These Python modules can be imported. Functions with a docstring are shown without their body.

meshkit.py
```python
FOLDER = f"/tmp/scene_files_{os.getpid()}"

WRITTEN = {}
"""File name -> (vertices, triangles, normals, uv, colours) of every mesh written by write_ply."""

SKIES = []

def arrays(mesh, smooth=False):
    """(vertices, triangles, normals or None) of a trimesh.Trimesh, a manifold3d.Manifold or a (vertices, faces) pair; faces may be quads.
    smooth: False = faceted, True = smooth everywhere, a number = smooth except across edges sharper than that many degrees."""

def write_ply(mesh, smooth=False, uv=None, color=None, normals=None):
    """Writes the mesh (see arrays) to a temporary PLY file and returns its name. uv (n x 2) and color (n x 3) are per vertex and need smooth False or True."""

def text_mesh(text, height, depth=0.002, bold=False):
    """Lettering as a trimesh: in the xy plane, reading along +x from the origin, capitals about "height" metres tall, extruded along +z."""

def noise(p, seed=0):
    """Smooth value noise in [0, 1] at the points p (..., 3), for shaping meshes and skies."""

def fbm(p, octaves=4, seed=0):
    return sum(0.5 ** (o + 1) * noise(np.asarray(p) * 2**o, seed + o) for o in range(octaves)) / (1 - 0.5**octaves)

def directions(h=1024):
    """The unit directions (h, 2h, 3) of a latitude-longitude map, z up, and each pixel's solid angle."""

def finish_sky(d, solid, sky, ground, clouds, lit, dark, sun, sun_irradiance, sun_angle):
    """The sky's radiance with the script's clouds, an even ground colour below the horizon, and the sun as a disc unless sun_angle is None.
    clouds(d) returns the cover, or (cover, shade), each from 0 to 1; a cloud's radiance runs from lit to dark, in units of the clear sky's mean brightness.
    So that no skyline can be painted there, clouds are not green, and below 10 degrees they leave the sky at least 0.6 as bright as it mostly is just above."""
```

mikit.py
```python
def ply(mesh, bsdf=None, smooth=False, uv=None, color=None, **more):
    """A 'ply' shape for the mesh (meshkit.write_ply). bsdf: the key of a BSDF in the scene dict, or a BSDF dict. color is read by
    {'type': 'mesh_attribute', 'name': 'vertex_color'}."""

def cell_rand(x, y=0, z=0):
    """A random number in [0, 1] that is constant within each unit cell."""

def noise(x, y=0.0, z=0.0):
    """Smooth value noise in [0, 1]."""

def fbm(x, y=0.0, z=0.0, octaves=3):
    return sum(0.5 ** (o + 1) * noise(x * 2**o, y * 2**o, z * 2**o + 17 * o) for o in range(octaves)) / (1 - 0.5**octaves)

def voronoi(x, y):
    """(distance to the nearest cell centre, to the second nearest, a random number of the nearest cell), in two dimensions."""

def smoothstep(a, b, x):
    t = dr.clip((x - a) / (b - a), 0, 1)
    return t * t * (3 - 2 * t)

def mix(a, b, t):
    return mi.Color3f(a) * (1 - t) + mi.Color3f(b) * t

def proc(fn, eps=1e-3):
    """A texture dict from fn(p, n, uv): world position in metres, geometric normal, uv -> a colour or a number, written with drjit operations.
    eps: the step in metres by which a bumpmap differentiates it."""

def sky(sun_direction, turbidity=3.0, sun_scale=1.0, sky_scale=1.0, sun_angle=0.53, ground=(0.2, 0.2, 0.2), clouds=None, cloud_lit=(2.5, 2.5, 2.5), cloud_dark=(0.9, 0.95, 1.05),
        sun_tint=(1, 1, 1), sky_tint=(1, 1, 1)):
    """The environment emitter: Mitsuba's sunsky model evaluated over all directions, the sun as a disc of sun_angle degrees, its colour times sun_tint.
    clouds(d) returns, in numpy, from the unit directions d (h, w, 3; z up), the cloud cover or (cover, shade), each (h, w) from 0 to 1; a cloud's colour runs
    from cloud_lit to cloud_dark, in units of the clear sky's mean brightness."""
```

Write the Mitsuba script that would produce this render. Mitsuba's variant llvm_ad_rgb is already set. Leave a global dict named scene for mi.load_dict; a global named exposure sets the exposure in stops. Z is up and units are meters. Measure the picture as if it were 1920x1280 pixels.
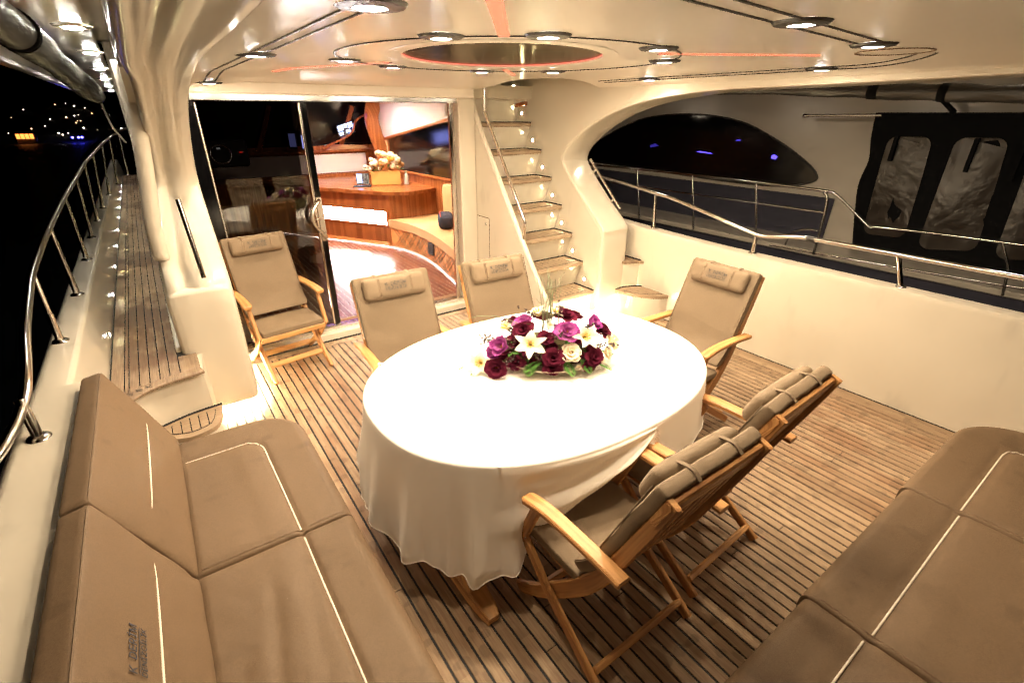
import math
import numpy as np
import trimesh
import drjit as dr
import mitsuba as mi
import mikit
import meshkit
from mikit import proc, noise, fbm, cell_rand, smoothstep, mix
from scipy.spatial import ConvexHull

T = mi.ScalarTransform4f
scene, labels = {}, {}
PI = math.pi

# ------------------------------------------------------------------ camera, sky, exposure
CAM = np.array([0.0, 0.0, 2.0])                      # eye height above the cockpit deck (z = 0); y forward, x to starboard
VIEW = np.array([0.52613945, 0.73596848, -0.42606064])
UP = np.array([0.24546538, 0.3482543, 0.90469094])
scene['camera'] = {'type': 'perspective', 'fov': math.degrees(2 * math.atan(960 / 914.84)), 'fov_axis': 'x', 'near_clip': 0.02, 'far_clip': 2000.0,
                   'to_world': T().look_at(origin=CAM.tolist(), target=(CAM + VIEW).tolist(), up=UP.tolist())}
scene['sky'] = {**mikit.sky([-0.3, -0.8, 0.05], turbidity=3, sun_scale=0.0, sky_scale=0.0001), 'sampling_weight': 0.02}
exposure = 2.05

# the lamps' radiances
WARM = np.array([1.0, 0.80, 0.54])
L_ADDED_SIDE = 80.0
L_DOWN, L_TAPE, L_STEP, L_PANEL, L_SALON, L_RED = 365.0, 85.0, 55.0, 11.0, 1050.0, 0.24


def emit(rgb, w=1.0):
    return {'type': 'area', 'radiance': {'type': 'rgb', 'value': [float(v) for v in rgb]}, 'sampling_weight': float(w)}


# ------------------------------------------------------------------ materials
def rgb(*c):
    return {'type': 'rgb', 'value': list(c)}


def two(b):
    return {'type': 'twosided', 'bsdf': b}


def plastic(c, alpha=0.08, ior=1.5):
    return two({'type': 'roughplastic', 'diffuse_reflectance': c if isinstance(c, dict) else rgb(*c), 'alpha': alpha, 'int_ior': ior, 'nonlinear': True})


def princ(c, rough=0.6, **k):
    return two({'type': 'principled', 'base_color': c if isinstance(c, dict) else rgb(*c), 'roughness': rough, **k})


def bump(b, fn, scale, eps=1e-3):
    inner = b['bsdf'] if b['type'] == 'twosided' else b
    return two({'type': 'bumpmap', 'arbitrary': {**proc(fn, eps)}, 'scale': scale, 'bsdf': inner})


def gel_c(p, n, uv):
    s = fbm(p.x * 1.3, p.y * 1.3, p.z * 1.3, 3)
    d = smoothstep(0.62, 0.9, fbm(p.x * 9, p.y * 9, p.z * 2.5, 4))
    return mix((0.80, 0.765, 0.70), (0.765, 0.725, 0.655), s) * (1 - 0.10 * d)


def ceil_c(p, n, uv):
    s = fbm(p.x * 2.1, p.y * 1.7, 0.0, 3)
    return mix((0.88, 0.84, 0.78), (0.86, 0.815, 0.75), s)


def gel_b(p, n, uv):
    return fbm(p.x * 5, p.y * 5, p.z * 5, 2)


PITCH, SEAM = 0.0588, 0.0105


def deck_c(p, n, uv):
    i = dr.floor(p.x / PITCH + 0.5)
    r = cell_rand(i, dr.floor(p.y * 0.43 + 3 * cell_rand(i, 5)), 1)
    g = fbm(p.x * 170 + 9 * i, p.y * 7, 0.0, 4)
    f = fbm(p.x * 420, p.y * 26, 0.0, 2)
    wet = smoothstep(0.50, 0.72, fbm(p.x * 1.6 + 4, p.y * 1.1 + 2, 0.0, 4)) * smoothstep(0.35, 0.65, fbm(p.x * 14, p.y * 3.4, 1.0, 3))
    c = mix((0.215, 0.138, 0.085), (0.405, 0.292, 0.194), dr.clip(0.25 + 0.5 * r + 0.75 * (g - 0.5), 0, 1))
    c = mix(c, (0.225, 0.112, 0.056), 0.55 * wet)
    spot = smoothstep(0.72, 0.80, noise(p.x * 23, p.y * 19, 3.0))
    return c * (0.88 + 0.26 * f) * (1 - 0.22 * spot)


def side_c(p, n, uv):
    i = dr.floor((p.x + 0.5) / 0.047)
    g = fbm(p.x * 190 + 7 * i, p.y * 9, 0.0, 4)
    w = smoothstep(0.46, 0.66, fbm(p.x * 6, p.y * 2.2, 5.0, 4))
    c = mix((0.16, 0.108, 0.074), (0.31, 0.225, 0.155), dr.clip(g + 0.35 * (cell_rand(i, 2) - 0.5), 0, 1))
    return mix(c, (0.105, 0.052, 0.030), 0.75 * w)


def teak_c(p, n, uv):
    k = fbm(uv.x * 2.4 + p.z * 0.7, uv.y * 34, 0.0, 4)
    f = fbm(uv.x * 11, uv.y * 160, 4.0, 2)
    c = mix((0.28, 0.122, 0.040), (0.49, 0.262, 0.100), smoothstep(0.25, 0.75, k))
    return c * (0.80 + 0.40 * f)


def teak2_c(p, n, uv):
    k = fbm(uv.x * 2.1 + 5.0, uv.y * 29 + p.z * 0.9, 2.0, 4)
    f = fbm(uv.x * 9, uv.y * 150, 7.0, 2)
    c = mix((0.25, 0.105, 0.032), (0.46, 0.235, 0.085), smoothstep(0.25, 0.75, k))
    return c * (0.80 + 0.40 * f)


def tread_c(p, n, uv):
    g = fbm(p.x * 22, p.y * 140, p.z * 9, 3)
    return mix((0.205, 0.140, 0.092), (0.37, 0.275, 0.190), g)


def taupe_c(p, n, uv):
    a = fbm(p.x * 2.2, p.y * 2.2, p.z * 2.2, 3)
    w = noise(p.x * 420, p.y * 420, p.z * 420)
    st = smoothstep(0.66, 0.82, fbm(p.x * 11, p.y * 11, p.z * 11, 3))
    return mix((0.113, 0.073, 0.0425), (0.140, 0.0915, 0.0545), a) * (0.86 + 0.28 * w) * (1 - 0.14 * st)


def taupe_b(p, n, uv):
    return 0.35 * noise(p.x * 700, p.y * 700, p.z * 700) + 3.0 * fbm(p.x * 16, p.y * 16, p.z * 16, 3)


def canvas_c(p, n, uv):
    a = fbm(p.x * 6, p.y * 6, p.z * 6, 3)
    w = noise(p.x * 800, p.y * 800, p.z * 800)
    return mix((0.158, 0.116, 0.077), (0.192, 0.142, 0.095), a) * (0.88 + 0.24 * w)


def canvas_b(p, n, uv):
    return 0.3 * noise(p.x * 600, p.y * 600, p.z * 600) + 2.4 * fbm(p.x * 22, p.y * 22, p.z * 12, 3)


def cloth_b(p, n, uv):
    return 1.6 * fbm(p.x * 14, p.y * 14, p.z * 5, 3) + 0.15 * noise(p.x * 500, p.y * 500, p.z * 500)


def mahog_c(p, n, uv):
    g = fbm(p.x * 46 + p.y * 40, p.z * 2.2, p.y * 3, 4)
    s = smoothstep(0.35, 0.65, noise(p.x * 60 + p.y * 57, p.z * 0.8, 0.0))
    return mix((0.31, 0.095, 0.026), (0.58, 0.235, 0.075), dr.clip(0.65 * g + 0.4 * s, 0, 1))


def sole_c(p, n, uv):
    i = dr.floor(p.x / 0.066)
    g = fbm(p.x * 130 + 5 * i, p.y * 5, 0.0, 3)
    return mix((0.19, 0.062, 0.036), (0.40, 0.150, 0.085), dr.clip(g + 0.5 * (cell_rand(i, 3) - 0.5), 0, 1))


def suede_c(p, n, uv):
    a = fbm(p.x * 5, p.y * 5, p.z * 5, 4)
    return mix((0.42, 0.235, 0.092), (0.54, 0.33, 0.15), a)


def hull_c(p, n, uv):
    a = fbm(p.y * 0.8, p.z * 1.3, 0.0, 3)
    return mix((0.52, 0.48, 0.43), (0.60, 0.56, 0.50), a)


def vinyl_b(p, n, uv):
    return fbm(p.y * 4 + p.z * 5, p.z * 3 - p.y * 6, 1.0, 4) + 0.7 * dr.abs(fbm(p.y * 9 - p.z * 5, p.z * 6 + p.y * 4, 4.0, 3) - 0.5)


def water_b(p, n, uv):
    return fbm(p.x * 1.1, p.y * 1.6, 0.0, 4)


def petal_c(lo, hi):
    return proc(lambda p, n, uv: mix(lo, hi, dr.clip(uv.x + 0.35 * (fbm(p.x * 90, p.y * 90, p.z * 90, 2) - 0.5), 0, 1)))


MATS = {
    'gelcoat': bump(plastic(proc(gel_c), 0.04), gel_b, 0.0035, 5e-3),
    'overhead': bump(plastic(proc(ceil_c), 0.05, 1.32), lambda p, n, uv: fbm(p.x * 2.6, p.y * 2.6, 0.0, 2), 0.006, 1e-2),
    'deck_teak': princ(proc(deck_c), 0.62, specular=0.35),
    'side_teak': princ(proc(side_c), 0.55, specular=0.4),
    'chair_teak': princ(proc(teak_c), 0.42, specular=0.45),
    'chair_teak_dark': princ(proc(teak2_c), 0.42, specular=0.45),
    'tread_teak': princ(proc(tread_c), 0.55, specular=0.4),
    'caulk': princ((0.012, 0.011, 0.011), 0.7),
    'black_trim': princ((0.012, 0.011, 0.010), 0.35),
    'taupe': bump(princ(proc(taupe_c), 0.62, specular=0.3, sheen=0.25), taupe_b, 0.0016, 2e-3),
    'canvas': bump(princ(proc(canvas_c), 0.72, specular=0.25, sheen=0.3), canvas_b, 0.0016, 2e-3),
    'piping': princ((0.60, 0.54, 0.46), 0.5),
    'seam': princ((0.17, 0.115, 0.072), 0.8),
    'ink': princ((0.035, 0.034, 0.045), 0.7),
    'chrome': two({'type': 'roughconductor', 'material': 'none', 'specular_reflectance': rgb(0.80, 0.78, 0.75), 'alpha': 0.05}),
    'brushed': two({'type': 'roughconductor', 'material': 'none', 'specular_reflectance': rgb(0.62, 0.58, 0.53), 'alpha': 0.22}),
    'cloth': bump(princ((0.88, 0.86, 0.83), 0.75, specular=0.2, sheen=0.2), cloth_b, 0.0009, 3e-3),
    'sheer': {'type': 'principledthin', 'base_color': rgb(0.93, 0.88, 0.82), 'roughness': 0.7, 'diff_trans': 0.42, 'spec_trans': 0.0},
    'mirror': two({'type': 'roughconductor', 'material': 'none', 'specular_reflectance': rgb(0.30, 0.27, 0.23), 'alpha': 0.03}),
    'tint_glass': {'type': 'thindielectric', 'int_ior': 1.55, 'specular_transmittance': rgb(0.10, 0.095, 0.09)},
    'black_glass': plastic((0.004, 0.004, 0.005), 0.02),
    'mahogany': plastic(proc(mahog_c), 0.10),
    'sole': plastic(proc(sole_c), 0.12),
    'holly': plastic((0.56, 0.40, 0.29), 0.12),
    'suede': princ(proc(suede_c), 0.85, sheen=0.5),
    'quilt': princ((0.66, 0.28, 0.09), 0.5),
    'cream_panel': princ((0.66, 0.60, 0.52), 0.8),
    'salon_white': plastic((0.72, 0.68, 0.60), 0.2),
    'navy': princ((0.018, 0.018, 0.032), 0.8),
    'red_trim': princ((0.45, 0.03, 0.02), 0.6),
    'ochre_box': princ((0.50, 0.25, 0.06), 0.6),
    'dark_plastic': princ((0.02, 0.02, 0.022), 0.4),
    'hull': bump(plastic(proc(hull_c), 0.10), lambda p, n, uv: fbm(p.y * 0.7, p.z * 0.9, 0.0, 2), 0.03, 1e-2),
    'black_canvas': princ((0.0035, 0.0035, 0.004), 0.9, specular=0.08),
    'grey_canvas': bump(princ((0.022, 0.021, 0.020), 0.4), lambda p, n, uv: fbm(p.x * 16, p.y * 5, p.z * 16, 3), 0.02, 4e-3),
    'vinyl': bump(plastic((0.050, 0.038, 0.030), 0.16), vinyl_b, 0.016, 6e-3),
    'water': bump(princ((0.002, 0.003, 0.004), 0.45, specular=0.06), water_b, 0.12, 2e-2),
    'hill': princ((0.03, 0.033, 0.028), 0.95),
    'plaster': princ((0.40, 0.34, 0.28), 0.9),
    'bowl': plastic((0.66, 0.60, 0.50), 0.15),
    'feather': princ((0.58, 0.53, 0.50), 0.9, sheen=0.5),
    'moss': princ((0.085, 0.075, 0.028), 0.9),
    'lily': {'type': 'principledthin', 'base_color': petal_c((0.80, 0.74, 0.46), (0.86, 0.82, 0.74)), 'roughness': 0.5, 'diff_trans': 0.5, 'spec_trans': 0.0},
    'ivory': {'type': 'principledthin', 'base_color': petal_c((0.80, 0.66, 0.38), (0.86, 0.81, 0.70)), 'roughness': 0.5, 'diff_trans': 0.5, 'spec_trans': 0.0},
    'magenta': {'type': 'principledthin', 'base_color': petal_c((0.66, 0.30, 0.52), (0.30, 0.035, 0.25)), 'roughness': 0.5, 'diff_trans': 0.5, 'spec_trans': 0.0},
    'burgundy': {'type': 'principledthin', 'base_color': petal_c((0.18, 0.022, 0.045), (0.075, 0.010, 0.026)), 'roughness': 0.5, 'diff_trans': 0.35, 'spec_trans': 0.0},
    'leaf': {'type': 'principledthin', 'base_color': petal_c((0.055, 0.15, 0.035), (0.13, 0.28, 0.07)), 'roughness': 0.5, 'diff_trans': 0.5, 'spec_trans': 0.0},
    'grass_blade': princ((0.16, 0.19, 0.11), 0.6),
    'berry': plastic((0.045, 0.016, 0.018), 0.15),
    'heather': princ((0.13, 0.065, 0.06), 0.7),
    'stamen': princ((0.62, 0.38, 0.06), 0.7),
    'lamp_black': princ((0.0, 0.0, 0.0), 0.5),
    'screen_dark': plastic((0.01, 0.01, 0.012), 0.05),
}
for _k, _v in MATS.items():
    if 'arbitrary' in _v.get('bsdf', {}):
        _b = _v['bsdf']
        _b['texture'] = _b.pop('arbitrary')
    scene['m_' + _k] = _v


# ------------------------------------------------------------------ scene helpers
def numbered(name):
    if name not in scene and name not in used:
        used.add(name)
        return name
    i = 1
    while f'{name}_{i:03d}' in scene or f'{name}_{i:03d}' in used:
        i += 1
    used.add(f'{name}_{i:03d}')
    return f'{name}_{i:03d}'


used = set()


def shape(mesh, mat, smooth=35, uv=None, light=None, to_world=None):
    d = mikit.ply(mesh, 'm_' + mat, smooth=smooth, uv=uv)
    if light is not None:
        d['emitter'] = light
    if to_world is not None:
        d['to_world'] = to_world
    return d


def thing(name, label, cat, group=None):
    key = numbered(name)
    labels[key] = {'label': label, 'category': cat}
    if group:
        labels[key]['group'] = group
    return key


def obj(name, mesh, mat, parent=None, smooth=35, label=None, cat=None, group=None, kind=None, light=None, uv=None):
    if isinstance(mesh, tuple) and len(mesh) == 3:
        mesh, uv = mesh[:2], mesh[2]
        smooth = True if smooth else False
    key = numbered(f'{parent}__{name}' if parent else name)
    scene[key] = shape(mesh, mat, smooth, uv, light)
    e = {k: v for k, v in (('label', label), ('category', cat), ('group', group), ('kind', kind)) if v}
    if e:
        labels[key] = e
    return key


def struct(name, mesh, mat, smooth=35, light=None):
    return obj(name, mesh, mat, None, smooth, kind='structure', light=light)


# ------------------------------------------------------------------ mesh helpers
def join(*ms):
    ms = [m if isinstance(m, trimesh.Trimesh) else tm(m) for m in ms]
    return trimesh.util.concatenate(ms)


def tm(m):
    v, f = np.asarray(m[0], float), np.asarray(m[1], int)
    if f.shape[1] == 4:
        f = np.vstack([f[:, [0, 1, 2]], f[:, [0, 2, 3]]])
    return trimesh.Trimesh(v, f, process=False)


def box(x0, x1, y0, y1, z0, z1, c=0.0):
    """A box, its edges cut by c."""
    if c <= 0:
        b = trimesh.creation.box((x1 - x0, y1 - y0, z1 - z0))
        b.apply_translation(((x0 + x1) / 2, (y0 + y1) / 2, (z0 + z1) / 2))
        return b
    h = np.array([x1 - x0, y1 - y0, z1 - z0]) / 2
    c = min(c, h.min() * 0.9)
    pts = []
    for sx in (-1, 1):
        for sy in (-1, 1):
            for sz in (-1, 1):
                s = np.array([sx, sy, sz])
                for a in range(3):
                    q = h - c
                    q[a] = h[a]
                    pts.append(s * q)
    return hull(np.array(pts) + [(x0 + x1) / 2, (y0 + y1) / 2, (z0 + z1) / 2])


def hull(pts):
    return trimesh.Trimesh(pts, process=False).convex_hull


def rbox(sx, sy, sz, r, nx=10, ny=10, nz=4):
    """A softly rounded box round the origin, with vertices enough to be displaced."""
    h = np.array([sx, sy, sz]) / 2
    n = (nx, ny, nz)
    vs, fs, o = [], [], 0
    for a in range(3):
        b, c = (a + 1) % 3, (a + 2) % 3
        # finer near the edges
        gb = h[b] * np.sin(np.linspace(-PI / 2, PI / 2, n[b] + 1)) ** 1
        gc = h[c] * np.sin(np.linspace(-PI / 2, PI / 2, n[c] + 1)) ** 1
        B, C = np.meshgrid(gb, gc, indexing='ij')
        for s in (-1, 1):
            v = np.zeros((B.size, 3))
            v[:, a], v[:, b], v[:, c] = s * h[a], B.ravel(), C.ravel()
            i = np.arange(B.size).reshape(B.shape)
            q = np.stack([i[:-1, :-1], i[1:, :-1], i[1:, 1:], i[:-1, 1:]], -1).reshape(-1, 4)
            fs.append((q if s > 0 else q[:, ::-1]) + o)
            vs.append(v)
            o += len(v)
    m = tm((np.vstack(vs), np.vstack(fs)))
    r = min(r, h.min() * 0.999)
    core = np.clip(m.vertices, -(h - r), h - r)
    d = m.vertices - core
    L = np.linalg.norm(d, axis=1, keepdims=True)
    m.vertices = core + np.where(L > 1e-9, d / np.maximum(L, 1e-9) * r, 0)
    m.merge_vertices(digits_vertex=6)
    return m


def sweep(path, sec, ref=None, caps=True, closed=False, scale=None):
    """A section (M x 2) swept along a path; ref keeps the section's first axis. Returns (v, f, uv)."""
    p = np.asarray(path, float)
    sec = np.asarray(sec, float)
    t = np.gradient(p, axis=0) if not closed else np.roll(p, -1, 0) - np.roll(p, 1, 0)
    t /= np.linalg.norm(t, axis=1, keepdims=True) + 1e-12
    A = []
    a = np.asarray(ref, float) if ref is not None else (np.array([0, 0, 1.0]) if abs(t[0][2]) < 0.9 else np.array([1.0, 0, 0]))
    for i in range(len(p)):
        base = np.asarray(ref, float) if ref is not None else a
        a = base - (base @ t[i]) * t[i]
        a = a / (np.linalg.norm(a) + 1e-12)
        A.append(a)
    A = np.array(A)
    Bv = np.cross(t, A)
    sc = np.ones(len(p)) if scale is None else np.broadcast_to(scale, (len(p),))
    v = p[:, None] + sc[:, None, None] * (sec[None, :, :1] * A[:, None] + sec[None, :, 1:] * Bv[:, None])
    n, m = len(p), len(sec)
    L = np.concatenate([[0], np.cumsum(np.linalg.norm(np.diff(p, axis=0), axis=1))])
    per = np.concatenate([[0], np.cumsum(np.linalg.norm(np.diff(sec, axis=0), axis=1))])
    uv = np.stack(np.broadcast_arrays(L[:, None], per[None, :]), -1).reshape(-1, 2)
    fs = []
    for i in range(n - 1 + closed):
        k = (i + 1) % n
        for j in range(m):
            l = (j + 1) % m
            fs.append([i * m + j, i * m + l, k * m + l, k * m + j])
    f = np.array(fs)
    f = np.vstack([f[:, [0, 1, 2]], f[:, [0, 2, 3]]])
    if caps and not closed:
        e = (n - 1) * m
        f = np.vstack([f, [[0, j + 1, j] for j in range(1, m - 1)], [[e, e + j, e + j + 1] for j in range(1, m - 1)]])
    return v.reshape(-1, 3), f[:, ::-1], uv


def circle(r, n=10):
    a = np.arange(n) * 2 * PI / n
    return np.stack([r * np.cos(a), r * np.sin(a)], 1)


def tube(path, r, n=10, closed=False):
    r_ = np.asarray(r, float)
    v, f, uv = sweep(path, circle(1.0, n), None, True, closed, r_ if r_.ndim else float(r))
    return tm((v, f))


def smoothpath(pts, k=8):
    """A Catmull-Rom curve through the points."""
    p = np.asarray(pts, float)
    q = np.vstack([2 * p[0] - p[1], p, 2 * p[-1] - p[-2]])
    out = []
    for i in range(1, len(q) - 2):
        for s in np.linspace(0, 1, k, endpoint=False):
            a, b, c, d = q[i - 1], q[i], q[i + 1], q[i + 2]
            out.append(0.5 * (2 * b + (c - a) * s + (2 * a - 5 * b + 4 * c - d) * s * s + (3 * b - a - 3 * c + d) * s ** 3))
    return np.array(out + [p[-1]])


def bar(w, h, c=0.004):
    """The section of a board: w along the sweep's ref axis, h across, with cut corners."""
    a, b = w / 2, h / 2
    return np.array([[-a + c, -b], [a - c, -b], [a, -b + c], [a, b - c], [a - c, b], [-a + c, b], [-a, b - c], [-a, -b + c]])


def board(path, w, h, ref, c=0.004):
    return sweep(path, bar(w, h, c), ref)


def merge3(*parts):
    """Several (v, f, uv) as one."""
    o, V, F, U = 0, [], [], []
    for v, f, u in parts:
        V.append(v)
        F.append(np.asarray(f) + o)
        U.append(u)
        o += len(v)
    return np.vstack(V), np.vstack(F), np.vstack(U)


def flat(p):
    """A (v, f, uv) with unshared vertices, for faceted boards that keep their uv."""
    v, f, u = p
    i = np.asarray(f).ravel()
    return v[i], np.arange(len(i)).reshape(-1, 3), u[i]


def lathe(prof, n=24, at=(0, 0, 0), up=False):
    p = np.asarray(prof, float)
    a = np.linspace(0, 2 * PI, n, endpoint=False)
    v = np.stack([p[:, None, 0] * np.cos(a), p[:, None, 0] * np.sin(a), np.broadcast_to(p[:, None, 1], (len(p), n))], -1).reshape(-1, 3) + at
    f = []
    for i in range(len(p) - 1):
        for j in range(n):
            k = (j + 1) % n
            f.append([i * n + j, i * n + k, (i + 1) * n + k, (i + 1) * n + j])
    m = tm((v, np.array(f)))
    m.merge_vertices(digits_vertex=7)
    if up:
        m.invert()
    return m


def grid(X, Y, Z, flip=False):
    i = np.arange(X.size).reshape(X.shape)
    q = np.stack([i[:-1, :-1], i[1:, :-1], i[1:, 1:], i[:-1, 1:]], -1).reshape(-1, 4)
    return tm((np.stack([X.ravel(), Y.ravel(), Z.ravel()], 1), q[:, ::-1] if flip else q))


def prism(poly, z0, z1):
    """A convex or concave outline (N x 2) as a solid between two heights."""
    from shapely.geometry import Polygon
    m = trimesh.creation.extrude_polygon(Polygon(poly), z1 - z0, engine='earcut')
    m.apply_translation((0, 0, z0))
    return m


def turned(m, R, at=(0, 0, 0)):
    m = m.copy()
    M = np.eye(4)
    M[:3, :3] = R
    M[:3, 3] = at
    m.apply_transform(M)
    return m


def frame(z, x=(1, 0, 0)):
    z = np.asarray(z, float) / np.linalg.norm(z)
    x = np.asarray(x, float) - (np.asarray(x, float) @ z) * z
    x /= np.linalg.norm(x)
    return np.stack([x, np.cross(z, x), z], 1)


rng = np.random.default_rng(7)
# ------------------------------------------------------------------ the setting: water, shore, deck, overhead
struct('water', grid(*np.meshgrid(np.linspace(-400, 300, 29), np.linspace(-200, 500, 29), indexing='ij'), np.full((29, 29), -1.25)), 'water', False)


def hill_z(x, y):
    s = np.clip((y - 73) / 50, 0, 1)
    t = np.clip((y - 118 + 0.2 * x) / 150, 0, 1)
    p = np.stack([x / 38, y / 38, x * 0], -1)
    return -1.4 + 3.7 * np.clip((y - 73) / 46, 0, 1) + 26 * t * (0.45 + 0.8 * meshkit.fbm(p, 4, 3))


hx, hy = np.meshgrid(np.linspace(-230, 140, 75), np.linspace(70, 300, 50), indexing='ij')
struct('hill', grid(hx, hy, hill_z(hx, hy)), 'hill', 35)

# far lit windows and quay lamps on the hill shore
SHORE = [(-11.4, 80.7, -0.6), (-10.0, 86.4, -0.3), (-9.6, 118.2, 2.6), (-7.0, 115.7, 2.4), (-8.2, 118.9, 2.8), (-5.6, 113.7, 2.1), (-3.3, 112.7, 2.0), (-7.5, 101.9, 0.8), (-9.1, 98.9, 0.6), (-6.6, 103.2, 1.0), (-6.2, 104.7, 1.1), (-6.1, 94.4, 0.2), (-6.1, 97.7, 0.4),
         (-5.1, 87.7, -0.3), (-6.3, 81.2, -0.7), (-6.7, 79.4, -0.8), (-3.7, 86.2, -0.5), (-2.1, 86.9, -0.4), (-1.9, 81.4, -0.8), (-1.2, 86.9, -0.4), (-2.4, 104.4, 1.1), (-5.7, 96.7, 0.4), (-4.6, 106.4, 1.3), (-7.2, 81.7, -0.7), (-9.1, 90.7, -0.1), (-12.9, 110.7, 1.8), (-13.3, 100.7, 0.8)]
for i, (px, py, pz) in enumerate(SHORE):
    c = ((9, 7.2, 5), (10, 8, 6), (9, 5.5, 2.8), (8, 7, 6), (9, 4, 1.8))[(i * 7) % 5]
    m = trimesh.creation.icosphere(1, (0.055, 0.09, 0.065, 0.10)[(i * 5) % 4])
    m.apply_translation((px, py, pz + 0.25))
    obj('shore_lamp', m, 'lamp_black', smooth=True, label='tiny warm lamp glowing on the dark hillside across the water', cat='lamp', group='lamps on the far shore', light=emit(np.array(c) * (0.10, 0.25, 0.15, 0.06, 0.3)[(i * 3) % 5], 0.02))
for i, px in enumerate((-5.6, -5.08, -4.78)):
    m = trimesh.creation.icosphere(1, 0.13)
    m.apply_translation((px, 75.0, -0.70))
    obj('quay_lamp', m, 'lamp_black', smooth=True, label=f'{("leftmost", "middle", "rightmost")[i]} of the three blue lamps on the far waterfront', cat='lamp', group='blue lamps on the far waterfront', light=emit((0.25, 0.25, 6.0), 0.02))
h = thing('waterfront_building', 'low orange lit building on the far shore at the left edge', 'building')
BX = -10.2
obj('wall', box(BX, BX + 1.5, 75.2, 77, -1.5, -0.22), 'plaster', h)
obj('roof', hull(np.array([[BX - 0.15, 75.0, -0.22], [BX + 1.65, 75.0, -0.22], [BX - 0.15, 77.2, -0.22], [BX + 1.65, 77.2, -0.22], [BX + 0.4, 76, 0.1], [BX + 1.1, 76, 0.1]])), 'hill', h)
for k in range(4):
    obj('window', box(BX + 0.06 + 0.36 * k, BX + 0.35 + 0.36 * k, 75.13, 75.19, -0.75, -0.28), 'lamp_black', h, light=emit((0.8, 0.20, 0.035), 0.02))

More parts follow.
